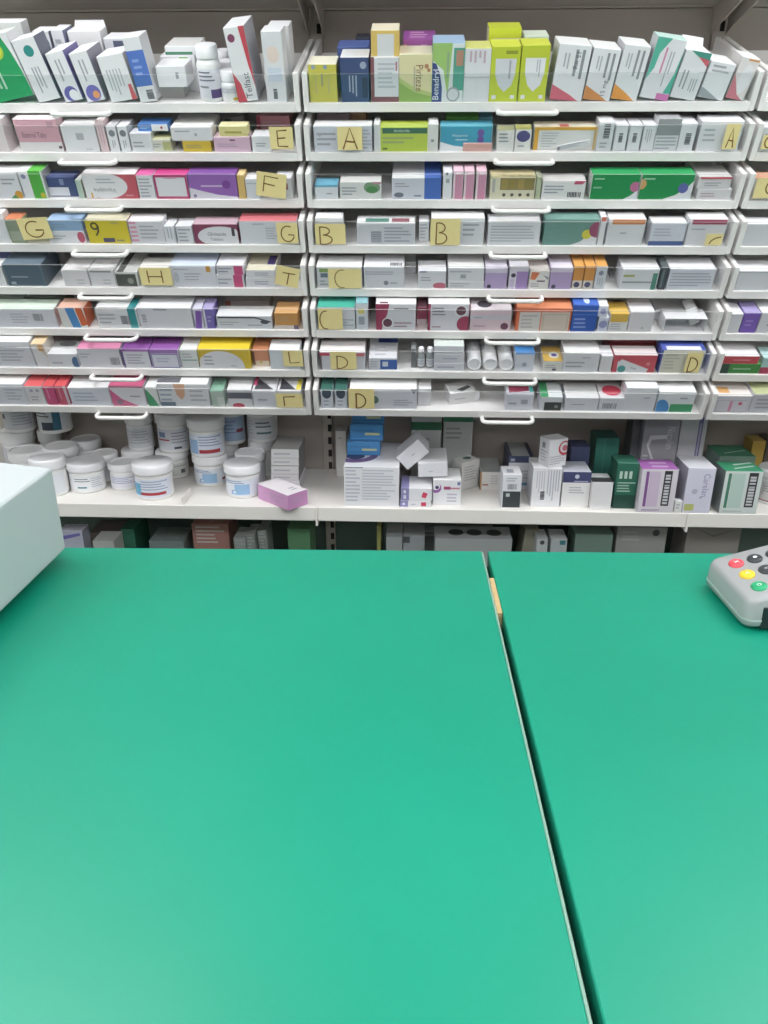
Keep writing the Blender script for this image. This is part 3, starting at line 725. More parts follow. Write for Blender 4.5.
# ---- second middle
tray('middle', 1)
c(314, 126, 372, 'lilac white carton behind the letter note', 'd6d7e2', 'ececec', None, L(.05, .2, .38, .8, 3)+L(.82, .1, 1, .9, 6, '9a9dac')+C(.1, .65, .06, 'b0b2bc'), d=.075)
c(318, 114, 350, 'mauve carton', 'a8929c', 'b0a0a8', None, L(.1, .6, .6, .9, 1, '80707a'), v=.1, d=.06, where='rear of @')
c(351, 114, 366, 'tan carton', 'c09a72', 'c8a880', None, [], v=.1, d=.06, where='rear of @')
c(374, 124, 380, 'thin white carton on edge', 'dcdcde', W, None, [], d=.08)
c(380, 127, 428, 'lime green carton with dark title strip', 'bccf4c', 'c2d650', 'e6e6e0', R(.05, .74, .98, .96, '3f6a52')+X('Amiloride', .45, .85, .12, 'dfe8d8', 0, .5)+L(.05, .3, .7, .65, 2, '7d8f30')+R(.05, .08, .15, .16, '5f7030'), d=.08)
c(428, 124, 438, 'slim white carton with small mark', 'e0e0dc', W, None, R(.3, .35, .6, .45, '8f9198'), d=.08)
c(440, 126, 492, 'teal blue carton with purple discs', '3f9dbd', '58b4cc', 'd9d9de', P('e4e6ea', (0, 0), (.55, 0), (.55, .12), (.25, .2), (0, .36))+C(.78, .72, .15, '6b4d9c')+C(.78, .45, .15, '6b4d9c')+X('Allopurinol', .38, .6, .14, 'dff0f6', 0, .4)+L(.3, .38, .6, .5, 1, 'b5dce8'), d=.07, v=.009)
c(463, 143, 492, 'thin salmon pink card in front of teal carton', 'dba9a0', 'e0b5ac', None, [], d=.003, where='@')
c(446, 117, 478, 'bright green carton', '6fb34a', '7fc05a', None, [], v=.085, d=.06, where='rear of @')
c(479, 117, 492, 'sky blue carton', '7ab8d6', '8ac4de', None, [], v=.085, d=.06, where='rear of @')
c(497, 130, 514, 'white carton with black title rows', 'e4e3e0', 'bdb98a', None, L(.1, .4, .9, .9, 3, '6d6f78'), d=.06)
c(515, 129, 531, 'white carton with dark purple oval', 'e6e4e0', 'c9c46a', None, El(.5, .68, .42, .25, '4f4680')+L(.2, .15, .8, .35, 1), d=.06)
c(534, 127, 596, 'cream carton with amber edges and red top patch', 'dededc', 'e6dcc0', None, R(0, 0, .07, 1, 'e0a838')+R(0, .86, 1, 1, 'e0a838')+L(.12, .1, .42, .8, 6, 'a0a2aa')+R(.96, 0, 1, .9, 'e0c080'), tp=R(.4, .05, .55, .5, 'c8483c'), d=.07, v=.012)
c(557, 141, 590, 'white card propped at a slant in front of cream carton', 'e2e2e6', None, None, L(.1, .2, .9, .9, 5, 'a5a8b4')+C(.05, .5, .3, '85878f'), d=.003, lean=-11, where='@')
c(597, 122, 613, 'white carton with dark smudged print', 'dcdce0', W, 'c4c4ca', BC(.35, .45, .75, .95, vert=True)+L(.2, .1, .8, .35, 2), d=.08)
for q, x in enumerate((614, 628, 642)):
    c(x, 125, x+13, 'slim white carton, one of three alike', 'e6e6ea', W, 'c4c4ca', (BC(.35, .35, .65, .7, vert=True) if q < 2 else VL(.2, .15, .7, .85, 3, 'b0b2ba'))+frame(.04, .03, .96, .97, .03, 'c9c9d0'), d=.09)
c(656, 119, 679, 'white carton with dark grey upper half', 'dedee2', 'a5a5a8', None, R(0, .5, 1, 1, '909296')+L(.05, .05, .95, .48, 4, 'a9abb4'), d=.08)
c(679, 123, 695, 'white carton with upright barcode', 'e6e6ea', W, 'b9b9bf', BC(.4, .25, .75, .65, vert=True), d=.09)
c(699, 121, 741, 'white carton', 'e4e3e6', W, None, L(.1, .3, .5, .8, 3, 'b5b7be'), d=.08)
note(338, 127, 362, 150, 'A', 'pale yellow note with wide letter A', box_=(.15, .04, .85, .95), th=.0034)
note(721, 124, 742, 149, 'A', 'pale yellow note with narrow letter A', box_=(.2, .06, .8, .85))
tray('right', 1)
c(759, 127, 800, 'white carton at frame edge', 'dcdce0', W, None, L(.1, .2, .8, .8, 3))
note(760, 135, 785, 149, 'C', 'yellow note with orange scrawl', box_=(.1, .1, .5, .9))
# ---- third left
tray('left', 2)
c(-12, 172, 20, 'white carton with orange leaf corner', 'dfe0e6', 'ececec', None, L(.45, .5, .9, .8, 2)+C(.88, .14, .16, 'd59a3a')+P('4f8a4a', (.6, 0), (.85, 0), (.75, .15)), d=.08)
c(21, 171, 45, 'white and green carton', 'e6e6ea', 'e6eee6', 'a8aaa8', R(.42, 0, .92, 1, '4fae3f')+C(.2, .8, .09, '8a8fae')+C(.8, .12, .1, 'c8b83a'), tp=R(.42, 0, 1, 1, '54b83f'), d=.08)
c(48, 177, 76, 'navy carton with white sticker', '3a4676', '414c80', '3a4272', R(.0, .05, .72, .48, 'd9dbe4')+R(.45, .6, .6, .9, '7f8ab0'), v=.012, d=.07)
c(77, 180, 83, 'thin mint green carton on edge', 'b5c8b8', 'd5ddd5', None, [], d=.07)
c(84, 174, 137, 'white oval and red tablet carton', 'c65460', 'e8e4e4', None, El(.38, .52, .44, .52, 'e9e8ea')+R(0, .02, .2, .98, 'e9e8ea')+X('Vascalpha', .38, .36, .22, '6e7078', 180, .45)+L(.25, .6, .6, .85, 2, '9a9ca4')+R(.1, .03, .13, .25, 'd8a03a')+L(.75, .08, .92, .2, 1, 'e0a0a4'), d=.08)
c(138, 175, 154, 'white carton with text rows and magenta top', 'e4e4e8', 'd95a9c', None, L(.1, .05, .9, .9, 6, 'a8aab4'), d=.075)
c(155, 175, 188, 'white panel carton framed in magenta', 'e6e6ea', 'cf3d85', None, frame(0, 0, 1, 1, .1, 'b84070')+L(.3, .83, .8, .9, 1, 'd890b0'), d=.075)
c(189, 174, 237, 'purple carton with white wave', '9560b4', '7d4a9c', None, P('e2dce8', (0, 0), (1, 0), (1, .08), (.6, .16), (.3, .3), (0, .45))+C(.78, .58, .17, '7a3f94')+L(.25, .45, .7, .6, 1, 'd5bfe0')+C(.1, .12, .07, '8f7aa8'), d=.075)
c(238, 175, 245, 'thin orange yellow carton on edge', 'e3bd72', 'ecd090', None, [], d=.07)
c(246, 179, 259, 'white carton beside the folded note', 'e0e2ea', W, None, R(.1, .75, .9, .8, 'b9bbc4'), d=.08)
c(276, 178, 292, 'white carton with maroon spot', 'dedee0', W, None, R(.5, .45, .75, .75, '8a3a48'), d=.08)
note(258, 173, 285, 197, 'F', 'tilted yellow note with letter F', rot=8, box_=(.2, .2, .75, .85))
# ---- third middle
tray('middle', 2)
c(315, 185, 338, 'small white carton with sky blue top', 'dfe3e8', '6fb4d0', None, R(0, .85, 1, 1, '6fb4d0')+L(.5, .3, .8, .5, 1), d=.08)
c(340, 182, 381, 'white carton with green leaf disc', 'e4e4e4', 'e0dfdc', None, El(.78, .68, .2, .34, '7a9a78')+El(.78, .55, .14, .2, '4f8a50')+R(.8, .88, 1, 1, 'c08a98')+L(.05, .2, .4, .75, 3, '7d8088'), d=.07)
c(392, 178, 441, 'deep white carton with royal blue band', 'd6d8e4', 'e6e6e6', None, R(.66, 0, 1, 1, '4468bd')+L(.06, .55, .4, .8, 2)+El(.14, .2, .1, .12, '6d7080')+R(.45, .12, .6, .2, '8a8d9a'), tp=R(.66, 0, 1, 1, '4468bd'), d=.14)
c(443, 172, 452, 'slim white carton with small square', W, W, None, R(.3, .6, .7, .75, 'a5a7b0')+C(.4, .93, .05, '5a5c66'), d=.08)
for q, x in enumerate((453, 464, 476)):
    c(x, 171, x+10, 'slim pink carton, one of three alike', 'd98fae', 'edc4d4', 'e6dce0', R(.0, 0, .2, 1, 'ead6dd')+VL(.3, .1, .9, .85, 2, 'c87a9c')+R(.25, .88, .95, .97, 'eddbe2'), d=.08)
c(490, 177, 535, 'cream window carton showing four brown vials', 'ddd6bc', 'd9cc9c', None, R(.22, .42, .98, .95, '8a7a50')+sum([R(.25+.18*k, .46, .39+.18*k, .9, ['a08a4a', '93803f', 'a48c4c', '8f7c40'][k]) for k in range(4)], [])+sum([C(.32+.18*k, .2, .08, '5a5048') for k in range(4)], [])+VL(.02, .1, .15, .9, 1, '9a9a90'), tp=sum([C(.3+.18*k, .2, .12, 'c9b878') for k in range(4)], []), d=.08)
c(536, 177, 541, 'thin sage green carton on edge', 'b0b898', 'c0c8a8', None, [], d=.07)
c(542, 181, 585, 'white carton with crimson flash and barcode', 'e6e5e4', 'e6e2e0', None, P('c04868', (.75, 1), (1, 1), (.92, .82), (.72, .82))+L(.05, .3, .5, .8, 3, '77798a')+BC(.6, .12, .92, .4), d=.085)
GC = lambda: L(.05, .75, .35, .88, 1, 'a8d8b8')
c(591, 174, 639, 'dark green carton with pink disc', '1d8c48', '27a055', 'd6dcd6', GC()+P('e4e6ea', (.7, 0), (1, 0), (1, .4), (.85, .15))+C(.92, .5, .2, 'c06a94')+L(.05, .4, .3, .55, 1, '5fb07a'), d=.075)
c(640, 174, 693, 'dark green carton with blue disc', '1d8c48', '27a055', 'd6dcd6', GC()+P('e4e6ea', (.45, 0), (1, 0), (1, .75), (.88, .45), (.7, .18))+C(.82, .45, .2, '5a62a8')+C(.02, .6, .2, 'd9a46a'), d=.075)
c(697, 189, 731, 'flat white carton with red edge, lower of pair', 'dedbdd', 'e6e2e2', None, L(.1, .2, .7, .7, 2, 'a8828c'), d=.12)
c(698, 177, 731, 'flat white carton with red edge, upper of pair', 'dedbdd', 'cfcccb', None, R(.05, .82, 1, 1, 'd05060')+L(.2, .2, .85, .6, 2), on=-1, d=.12, where='in @')
tray('right', 2)
c(752, 178, 790, 'white and orange carton at frame edge', 'dcd6d0', 'd9a080', None, [], d=.07)
note(752, 178, 790, 198, 'C', 'yellow note with orange disc', box_=(.3, .2, .7, .9))
# ---- fourth left
tray('left', 3)
c(-10, 211, 6, 'tall plain white carton at frame edge', W, W, None, [], d=.06)
c(8, 219, 24, 'grey green picture carton with orange top', '8f9a80', 'cf7a52', None, R(.1, .1, .9, .5, 'a8ae9c')+L(.1, .55, .9, .9, 2, '6a7460'), d=.07)
c(25, 224, 46, 'plain cream carton behind the letter note', 'd9d2b8', 'd8cfae', None, [], d=.07)
c(48, 231, 85, 'white carton with pink oval end, lower of two', 'e4e2e8', W, None, El(.9, .5, .1, .45, 'c85a72')+L(.05, .3, .5, .7, 2, 'b0b2bc'), d=.075)
c(48, 220, 82, 'light blue carton, upper of two', '8fb0d4', '9dbbdc', None, L(.1, .25, .7, .7, 2, '5a7fb0')+R(0, .92, 1, 1, 'b5cde6'), on=-1, d=.075, where='in @')
c(87, 220, 129, 'bright yellow carton with black swirl numeral', 'dcc832', 'ece6c8', 'c8a8a8', X('9', .22, .62, .6, '4a4630', 10)+R(.35, .06, .62, .24, '4f4a6a')+L(.66, .06, .95, .22, 1, '6a6230')+L(.6, .8, .95, .95, 1, 'a39420'), d=.075)
c(130, 221, 164, 'white carton with pink end stripes', 'e0dfe6', 'e6e2e2', None, sum([R(.02, .1+.19*k, .22, .2+.19*k, 'e09ab5') for k in range(5)], [])+L(.3, .2, .9, .85, 4, 'b0b2bc'), d=.075)
c(165, 226, 175, 'slim white carton leaning upright', 'e4e4ea', W, None, VL(.2, .1, .8, .9, 2, 'a0a2b0'), d=.08)
c(177, 226, 193, 'white carton with smudged rows', 'e2e2e8', W, None, L(.1, .1, .9, .9, 4, 'a8aab6'), d=.08)
c(194, 224, 238, 'maroon carton with white tablet name oval', '8a3f5a', 'c9a8b4', None, El(.6, .38, .52, .5, 'e9e8ec')+R(.6, 0, 1, .25, 'e9e8ec')+X('Gliclazide', .52, .5, .17, '55525c', 0, .5)+X('Tablets', .5, .24, .15, '6a6872', 0, .35)+R(.86, .4, .93, .8, '3f3f48'), d=.075)
c(240, 221, 297, 'white carton with red and dark top', 'dedfe6', 'cf6a72', None, X('Gabapentin', .33, .86, .1, '6a6c78', 0, .4)+L(.45, .2, .68, .75, 5, 'b5b7c2'), d=.08)
note(23, 218, 47, 239, 'G', 'leaning pale yellow note with large letter G', rot=-4, box_=(.15, .1, .8, .85))
note(278, 223, 297, 243, 'G', 'small yellow note with letter G', box_=(.15, .08, .85, .85))
# ---- fourth middle
tray('middle', 3)
c(316, 218, 343, 'white carton behind the letter note', W, W, None, R(0, .8, 1, .83, 'c5c5cb'), d=.06)
c(357, 223, 415, 'white barcode carton with dark green top band', 'd9d9e0', 'ececec', None, BC(.24, .1, .42, .68, '9496a0', 7, True)+L(.47, .1, .95, .85, 5, 'a5a8b4'), tp=R(.15, .1, .55, .6, '3f7a68')+R(.6, .1, .9, .6, '8a4a58'), d=.075)
c(419, 221, 429, 'slim white carton with grey rows', 'e2e2e6', W, None, L(.1, .1, .9, .9, 5, 'a0a2ac'), v=.02, d=.06)
c(431, 218, 484, 'white carton half covered by a letter note', 'e0e0e6', 'ececec', None, L(.6, .3, .95, .85, 3, 'a8aab6'), d=.07)
c(488, 222, 540, 'white carton covered in text rows', 'e0e0e6', 'ececee', None, L(.05, .12, .9, .88, 6, '9ea1ae'), d=.08)
c(544, 219, 598, 'teal green wave carton with yellow disc', '6b958b', '719c92', None, P('e4e4e8', (.5, 0), (1, 0), (1, .95), (.85, .45), (.7, .15))+C(.8, .42, .18, 'd8d04a')+C(.98, .6, .3, '9a4a68')+L(.05, .25, .3, .35, 1, '3f7466')+L(.05, .7, .3, .8, 1, '3f7466'), d=.07)
c(599, 217, 605, 'thin white carton with red top corner', W, W, None, R(.1, .85, .9, 1, 'c9685a'), d=.07)
c(607, 219, 644, 'white carton with orange title strip', 'dfdfe4', 'ececec', None, R(.1, .8, .98, .98, 'd8864e')+L(.35, .4, .65, .55, 1, 'b0b2bc'), d=.07)
c(650, 223, 685, 'white carton with navy foot band', 'd9dbe6', 'ececec', 'c8c8ce', R(0, 0, 1, .2, '47598f')+L(.1, .4, .8, .8, 3, 'b5b7c2'), d=.07)
c(687, 219, 725, 'white carton with maroon title strip', 'dedde2', 'ececec', None, R(.08, .8, .98, .98, '9c3f5a')+L(.1, .55, .6, .7, 1, 'b5b7c2'), d=.07)
note(316, 224, 345, 244, 'B', 'pale yellow note with flattened letter B', box_=(.1, .0, .6, .85))
note(430, 219, 461, 245, 'B', 'larger pale yellow note with letter B', box_=(.15, .05, .6, .85))
note(704, 234, 724, 245, 'c', 'small yellow note with curved pen stroke', box_=(.2, .05, .95, .8))
tray('right', 3)
c(744, 224, 800, 'plain white carton', 'dedee2', W, None, [], d=.07)
# ---- fifth left
tray('left', 4)
c(5, 264, 44, 'dark slate blue carton', '4f6070', '5a6a78', '465460', L(.15, .35, .6, .5, 1, '7a8a98')+R(.1, .08, .22, .2, 'a8b4bc')+frame(.02, .02, .98, .98, .05, '64757f'), d=.1)
c(-6, 266, 4, 'plain white carton at frame edge', W, W, None, [], d=.06)
c(-6, 250, 20, 'violet blue carton with magenta dot', '5a5f9c', '6a6fa8', None, C(.65, .9, .06, 'a83a78'), v=.12, d=.06, where='rear of @')
c(63, 270, 89, 'white carton with deep top', 'dedcdf', 'e6e4e2', None, L(.5, .1, .9, .5, 2, 'bcbac0'), d=.12)
c(90, 270, 115, 'white carton with deep top', 'dedcdf', 'e6e4e2', None, L(.5, .1, .9, .5, 2, 'bcbac0')+R(.05, .85, .9, .95, '8f8d8c'), d=.12)
c(116, 272, 138, 'white carton with dark olive label', 'dcdcd8', 'e2e2de', None, R(.02, .02, .92, .85, '4c504a')+C(.65, .4, .2, '8f9488'), tp=R(.1, 0, .4, 1, '5a5a56'), d=.11)
c(141, 268, 170, 'plain white carton behind the letter note', 'dcdad6', 'dedcd4', None, [], d=.08)
c(171, 266, 216, 'pale blue topped white carton with orange tab', 'dfdfe8', 'ccd6e8', None, R(.8, .72, .9, 1, 'dfa048')+L(.08, .8, .6, .9, 1, '8f92a0')+El(.12, .45, .06, .25, 'c5c7d0')+L(.3, .3, .7, .7, 3, 'b0b2be'), d=.1)
c(217, 275, 244, 'flat white carton with pink end, lower of pair', 'e0dfe6', W, None, R(.62, 0, .95, 1, 'd0507f')+L(.05, .2, .55, .8, 2, '8f92a4'), d=.09)
c(217, 265, 244, 'flat white carton with pink end, upper of pair', 'e0dfe6', 'dedde2', None, R(.62, 0, .95, .9, 'd0507f')+L(.05, .2, .55, .8, 2, '7d80a0'), on=-1, d=.09, where='in @')
c(246, 278, 275, 'flat white carton with scribbled front, lower of pair', 'e4e2e8', W, None, L(.3, .25, .9, .75, 2, 'a8aabc'), d=.1)
c(246, 270, 275, 'flat white carton with purple top square, upper of pair', 'e4e2e8', 'e6dfc4', None, L(.3, .25, .9, .75, 2, 'a8aabc'), tp=R(.68, .3, .95, .8, '54468c'), on=-1, d=.1, where='in @')
note(142, 268, 170, 285, 'H', 'pale yellow note with letter H', box_=(.2, .15, .75, .85))
note(277, 267, 298, 286, 'I', 'tilted yellow note with letter I', rot=12, box_=(.25, .1, .85, .7))
# ---- fifth middle
tray('middle', 4)
c(317, 267, 362, 'white carton with green tab behind the note', 'dedee4', 'ececec', None, R(.06, .75, .25, .92, '8aa85a')+R(.08, .5, .24, .7, '6a7a8c')+L(.06, .1, .26, .4, 2), d=.085)
c(364, 267, 404, 'white carton with grey roundel', 'dcdce4', 'e9e9ec', None, L(.03, .62, .9, .82, 2, 'a8aab8')+C(.55, .25, .11, '85878f')+L(.65, .18, .9, .32, 1), tp=BC(.65, .1, .95, .35, '4a4a50'), d=.09)
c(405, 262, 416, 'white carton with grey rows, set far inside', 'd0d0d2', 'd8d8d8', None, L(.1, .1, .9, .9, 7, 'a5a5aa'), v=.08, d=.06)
c(418, 271, 446, 'white carton with pink oval corner', 'e0dfe6', W, None, El(.78, .16, .24, .18, 'cf6a80')+L(.1, .4, .6, .7, 2, '85879a')+R(.05, .9, .3, 1, '9aa0c0'), d=.08)
c(448, 281, 484, 'flat white carton, lower of stacked pair', 'dedee2', W, None, L(.05, .2, .6, .8, 2, 'b0b2ba'), d=.1)
c(448, 268, 484, 'flat white carton with small code, upper of stacked pair', 'dedee2', 'e4e4e2', None, L(.05, .6, .9, .85, 1, 'b0b2ba')+R(.35, .2, .5, .5, '9a9ca8'), on=-1, d=.1, where='in @')
LIL = 'b9a3cf'
c(485, 269, 507, 'lilac carton with white crown', LIL, 'e2dcea', None, R(0, .8, 1, 1, 'dcd3e6')+C(.2, .12, .1, '4a4458'), d=.1)
c(509, 267, 528, 'white and lilac carton with dark dot', 'dedbe6', 'e6e4ea', None, R(.38, 0, 1, .8, 'a88ac4')+C(.22, .62, .1, '3f3a50')+R(.05, .0, .3, .45, 'c9bcd9'), d=.1)
c(529, 271, 549, 'white carton with orange swoosh', 'e6e2e0', 'd8cfc8', None, P('dd7a52', (.1, .95), (.5, .9), (.3, .5), (.05, .55))+P('7a8aa0', (.65, .8), (.95, .65), (.95, .5))+R(.4, .4, .8, .48, '6a5a6a')+L(.1, .1, .7, .35, 2), d=.09)
c(550, 268, 572, 'lilac carton between orange packs', LIL, 'e2dcea', None, R(0, .8, 1, 1, 'dcd3e6')+C(.2, .12, .1, '4a4458'), d=.1)
c(573, 266, 583, 'narrow orange carton with dark dot', 'd9934a', 'e0a050', None, R(0, 0, 1, .38, 'e2d9d0')+C(.45, .2, .12, '4a4a68'), d=.1)
c(584, 266, 594, 'narrow orange carton with dark dot', 'd9934a', 'e0a050', None, R(0, 0, 1, .38, 'e2d9d0')+C(.45, .2, .12, '4a4a68'), d=.1)
c(595, 266, 606, 'white ended carton with orange top', 'd9dbe0', 'e0a050', None, C(.5, .7, .1, '8a8ca0')+VL(.2, .1, .8, .5, 3, 'b0b2be'), d=.1)
c(621, 269, 658, 'white carton with green end stripe', 'dddee4', 'e4e4e4', None, R(.84, 0, .97, .8, '4f8a78')+R(.05, .62, .35, .72, 'a8ab62')+R(.05, .32, .85, .4, '9a9ca4'), d=.085)
c(660, 267, 667, 'thin black spined carton', '3f464c', '50565a', None, R(.2, .1, .5, .9, '68787c'), d=.08)
c(668, 269, 714, 'white carton with wide text rows', 'dadce6', 'e6e6e8', None, L(.05, .15, .95, .85, 5, '9599a8'), d=.085)
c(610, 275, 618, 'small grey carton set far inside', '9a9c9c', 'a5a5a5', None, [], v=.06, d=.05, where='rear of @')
note(329, 269, 361, 288, 'C', 'pale yellow note with thin letter C', box_=(.15, .04, .6, .95), th=.002)
tray('right', 4)
c(737, 271, 800, 'white carton with grey line', 'dedee4', W, None, R(.0, .9, 1, .95, 'b5b7bf'), d=.08)
# ---- sixth left
tray('left', 5)
c(-8, 309, 56, 'long white carton with mint top and barcode', 'dadbe4', 'd9ead9', None, BC(.65, .35, .8, .75, '85878f')+L(.3, .2, .6, .8, 4, 'b5b7c2'), d=.07)
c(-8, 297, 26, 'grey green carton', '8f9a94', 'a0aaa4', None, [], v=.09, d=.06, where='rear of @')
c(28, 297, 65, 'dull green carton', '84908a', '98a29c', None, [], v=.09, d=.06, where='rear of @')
c(60, 308, 86, 'white carton with slanting blue and orange bands', 'e4e2e0', 'e0b09a', 'd0603c', P('4a8ac8', (.4, 0), (.72, 0), (.62, 1), (.28, 1))+P('d8683f', (.74, .08), (1, .15), (.92, 1), (.66, 1)), d=.07)
c(97, 309, 138, 'white carton with teal stripe and barcode', 'e0e0e4', 'ececec', None, R(.78, 0, .97, 1, '2f8f94')+BC(.58, .2, .8, .65, '6a6c74')+L(.05, .2, .45, .8, 3, '95979f'), tp=R(.78, 0, .97, 1, '2f8f94'), d=.075)
c(139, 308, 192, 'long white carton with faint centre mark', 'dcdce2', 'e2e2e4', None, R(.3, .88, .55, .95, '9a9aa2')+BC(.06, .3, .14, .7, '9a9ca8', 4, True), d=.09)
c(194, 309, 203, 'slim purple and white carton', 'd6d4e2', 'c9c6d8', None, P(PU, (.0, 0), (.7, 0), (1, .9), (.3, .9)), d=.08)
c(204, 309, 214, 'slim violet carton with white edge', '7466b4', 'a49ac8', None, R(.0, .0, .2, 1, 'd9d6e4')+L(.35, .3, .85, .7, 2, 'a59cd0'), d=.08)
c(217, 316, 272, 'flat white carton with dark swoosh line', 'dadce4', 'ececec', None, R(.03, .82, .7, .93, '3a3a44')+P('3a3a44', (.7, .93), (.98, .6), (.98, .5), (.7, .82))+El(.87, .55, .08, .16, '4a4a58')+L(.05, .25, .4, .6, 2, '9a9ca8')+L(.55, .2, .85, .4, 1), d=.07)
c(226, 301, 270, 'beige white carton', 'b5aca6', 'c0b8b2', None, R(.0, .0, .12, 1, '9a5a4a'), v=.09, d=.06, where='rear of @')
c(275, 313, 298, 'orange carton at tray end', 'cf9450', 'd9a468', None, R(0, 0, 1, .25, 'dcd0c8')+L(.1, .5, .8, .8, 2, 'b07a3a')+R(.8, 0, 1, .25, '6a5a78'), d=.08)
# ---- sixth middle
tray('middle', 5)
c(318, 307, 355, 'white carton with teal top behind the note', 'dadce4', '3fae98', None, L(.55, .15, 1, .5, 3, '8f93a4')+L(.1, .7, .6, .85, 1), d=.075)
c(356, 303, 368, 'small pale carton with yellow tab', 'd6dbe2', '7ab0b8', None, R(.2, .6, .7, .8, 'd8cf7a')+R(.2, .2, .7, .5, '9aa4b0'), d=.07)
c(376, 304, 416, 'white carton with maroon curved left edge', 'd9d8e0', 'ececec', '9c3a58', P('9c3a58', (0, 0), (.14, 0), (.18, .3), (.28, .6), (.34, 1), (0, 1))+C(.29, .28, .2, W)+C(.29, .28, .16, '5f3a48')+L(.45, .75, .95, .9, 1, '50505a')+L(.45, .08, .9, .35, 2, '8a5a6a'), tp=R(.1, .05, .3, .2, '6a3048'), d=.075)
c(417, 307, 427, 'narrow maroon carton', '9c4a62', 'b0788a', None, R(.0, .0, 1, .3, 'd9cdd2'), v=.03, d=.06)
c(428, 304, 469, 'white carton with maroon curved right edge', 'dcdae2', 'ececec', '9c3a58', P('9c3a58', (0, 0), (.06, 0), (.06, 1), (0, 1))+C(.92, .25, .3, '9c3a58')+C(.8, .75, .22, W)+C(.8, .75, .17, '5f3a48')+L(.1, .55, .55, .9, 3, '50505a')+L(.1, .08, .4, .2, 1, '8a5a6a'), d=.075)
c(470, 310, 511, 'pale pink carton with eye shaped top mark', 'dcc3cc', 'ece4e8', None, R(0, .55, 1, .75, 'cfc9d4')+L(.08, .15, .55, .32, 1, 'b07a90')+C(.85, .22, .17, '6a3a50')+L(.1, .58, .35, .7, 1), tp=El(.35, .5, .18, .3, '4a4550'), d=.08)
c(516, 308, 571, 'orange framed carton with two beige panels', 'dd6f4a', 'e08a60', None, R(.06, 0, .44, .82, 'd9d3ce')+R(.46, 0, .97, .82, 'd6c8bc')+L(.1, .1, .4, .75, 4, 'a89c98')+frame(.48, .05, .95, .76, .05, 'c4b4a4'), d=.075)
c(572, 305, 597, 'royal blue carton with white rows', '2f55b0', '2f5cc0', None, L(.1, .1, .8, .55, 3, '8aa3dc')+R(0, .62, 1, .66, '4a74cc'), tp=El(.55, .4, .12, .3, 'd0dcf0'), d=.085)
c(598, 317, 608, 'small white ended carton, lower of two', 'dadcec', W, None, C(.5, .5, .25, '8f94c0'), d=.085)
c(598, 306, 608, 'small white ended carton, upper of two', 'dadcec', W, None, C(.5, .5, .25, '8f94c0'), on=-1, d=.085, where='in @')
c(609, 314, 628, 'yellow and white carton', 'e2e0e0', 'e2b850', None, R(.05, .55, .95, 1, 'e2b64c')+L(.1, .1, .9, .5, 3, 'a0a2b0'), d=.085)
c(629, 312, 653, 'plain white carton', 'dcd9dc', 'e6e4e6', None, C(.6, .2, .06, 'b0aeb4'), d=.09)
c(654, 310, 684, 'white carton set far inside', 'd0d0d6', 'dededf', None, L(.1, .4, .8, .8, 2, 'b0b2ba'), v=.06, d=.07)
c(690, 306, 701, 'white carton tipped at a slant', 'dededf', 'ececec', None, [], v=.03, d=.05, lean=-25)
note(319, 309, 342, 329, 'C', 'pale yellow note with boxy letter C', box_=(.02, .02, .5, .9))
tray('right', 5)
c(724, 314, 741, 'white end carton', 'dedde2', W, None, [], d=.08)
c(742, 313, 758, 'purple carton', '7a5ab8', 'a498cc', None, L(.2, .3, .8, .7, 2, 'a08ad0'), d=.08)
c(759, 313, 800, 'white carton', 'dedde2', W, None, L(.2, .3, .8, .7, 2), d=.08)
# ---- seventh left
tray('left', 6)
c(-8, 341, 32, 'white carton with grey blue rows', 'dadce2', 'ececee', None, L(.2, .2, .9, .85, 5, 'b0b4c0'), d=.06)
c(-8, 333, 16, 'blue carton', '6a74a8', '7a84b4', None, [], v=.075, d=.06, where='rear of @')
c(34, 344, 47, 'slim tan carton with white lower half', 'd9cfc4', 'e0c49a', None, P('e4e4e6', (0, 0), (1, 0), (1, .4), (.3, .9), (0, .9))+R(.5, .7, .9, .95, 'd09a5a'), d=.08)
c(49, 354, 78, 'low white carton with blue corner', 'e0e1e6', 'e6e6e6', None, El(.92, .35, .14, .45, '4a6a94')+L(.1, .2, .6, .45, 1), tp=El(.5, .75, .3, .2, '77797c'), d=.09)
c(79, 349, 121, 'white carton with pink top and barcode', 'dbdbe2', 'e08ab0', None, BC(.73, .15, .95, .55, '85878f')+L(.05, .5, .3, .8, 2, 'b0b2bc'), d=.075)
c(123, 350, 150, 'white carton with purple top edge', 'dedfe6', '8a4a9c', '6a4a94', R(0, 0, .05, 1, '6a4a94')+R(0, .92, 1, 1, '9a62ac')+L(.15, .2, .8, .8, 4, 'a8aab8'), d=.085)
c(151, 350, 179, 'lilac framed carton with purple top', 'dcdce8', '8a4a9c', None, frame(.02, 0, .98, .8, .06, '8a80b0')+R(0, .82, 1, 1, 'a57ac0')+L(.2, .3, .8, .6, 2, 'b5b7cc'), d=.085)
c(181, 350, 198, 'white carton with green line', 'dee0e0', 'e2e2e0', None, R(.05, .42, .95, .48, '6a9a84')+L(.1, .55, .9, .85, 2, 'b0b2b4'), d=.11)
c(199, 349, 250, 'yellow carton with white arch', 'ddbd3a', 'e8c92c', None, El(.42, .1, .46, .8, 'e4e3e8')+R(0, 0, .85, .1, 'e4e3e8')+L(.1, .15, .35, .7, 3, '8a8c98')+L(.6, .1, .8, .2, 1), d=.1)
c(253, 350, 269, 'terracotta and tan carton', 'cc8a68', 'c07850', None, R(0, 0, 1, .35, 'dcc9b0')+R(0, .1, .12, .9, '6a4a44')+R(.4, .2, .55, .32, 'c8a83a'), v=.012, d=.07)
c(254, 342, 299, 'terracotta carton', 'b8704c', 'c07a58', None, [], v=.09, d=.08, where='rear of @')
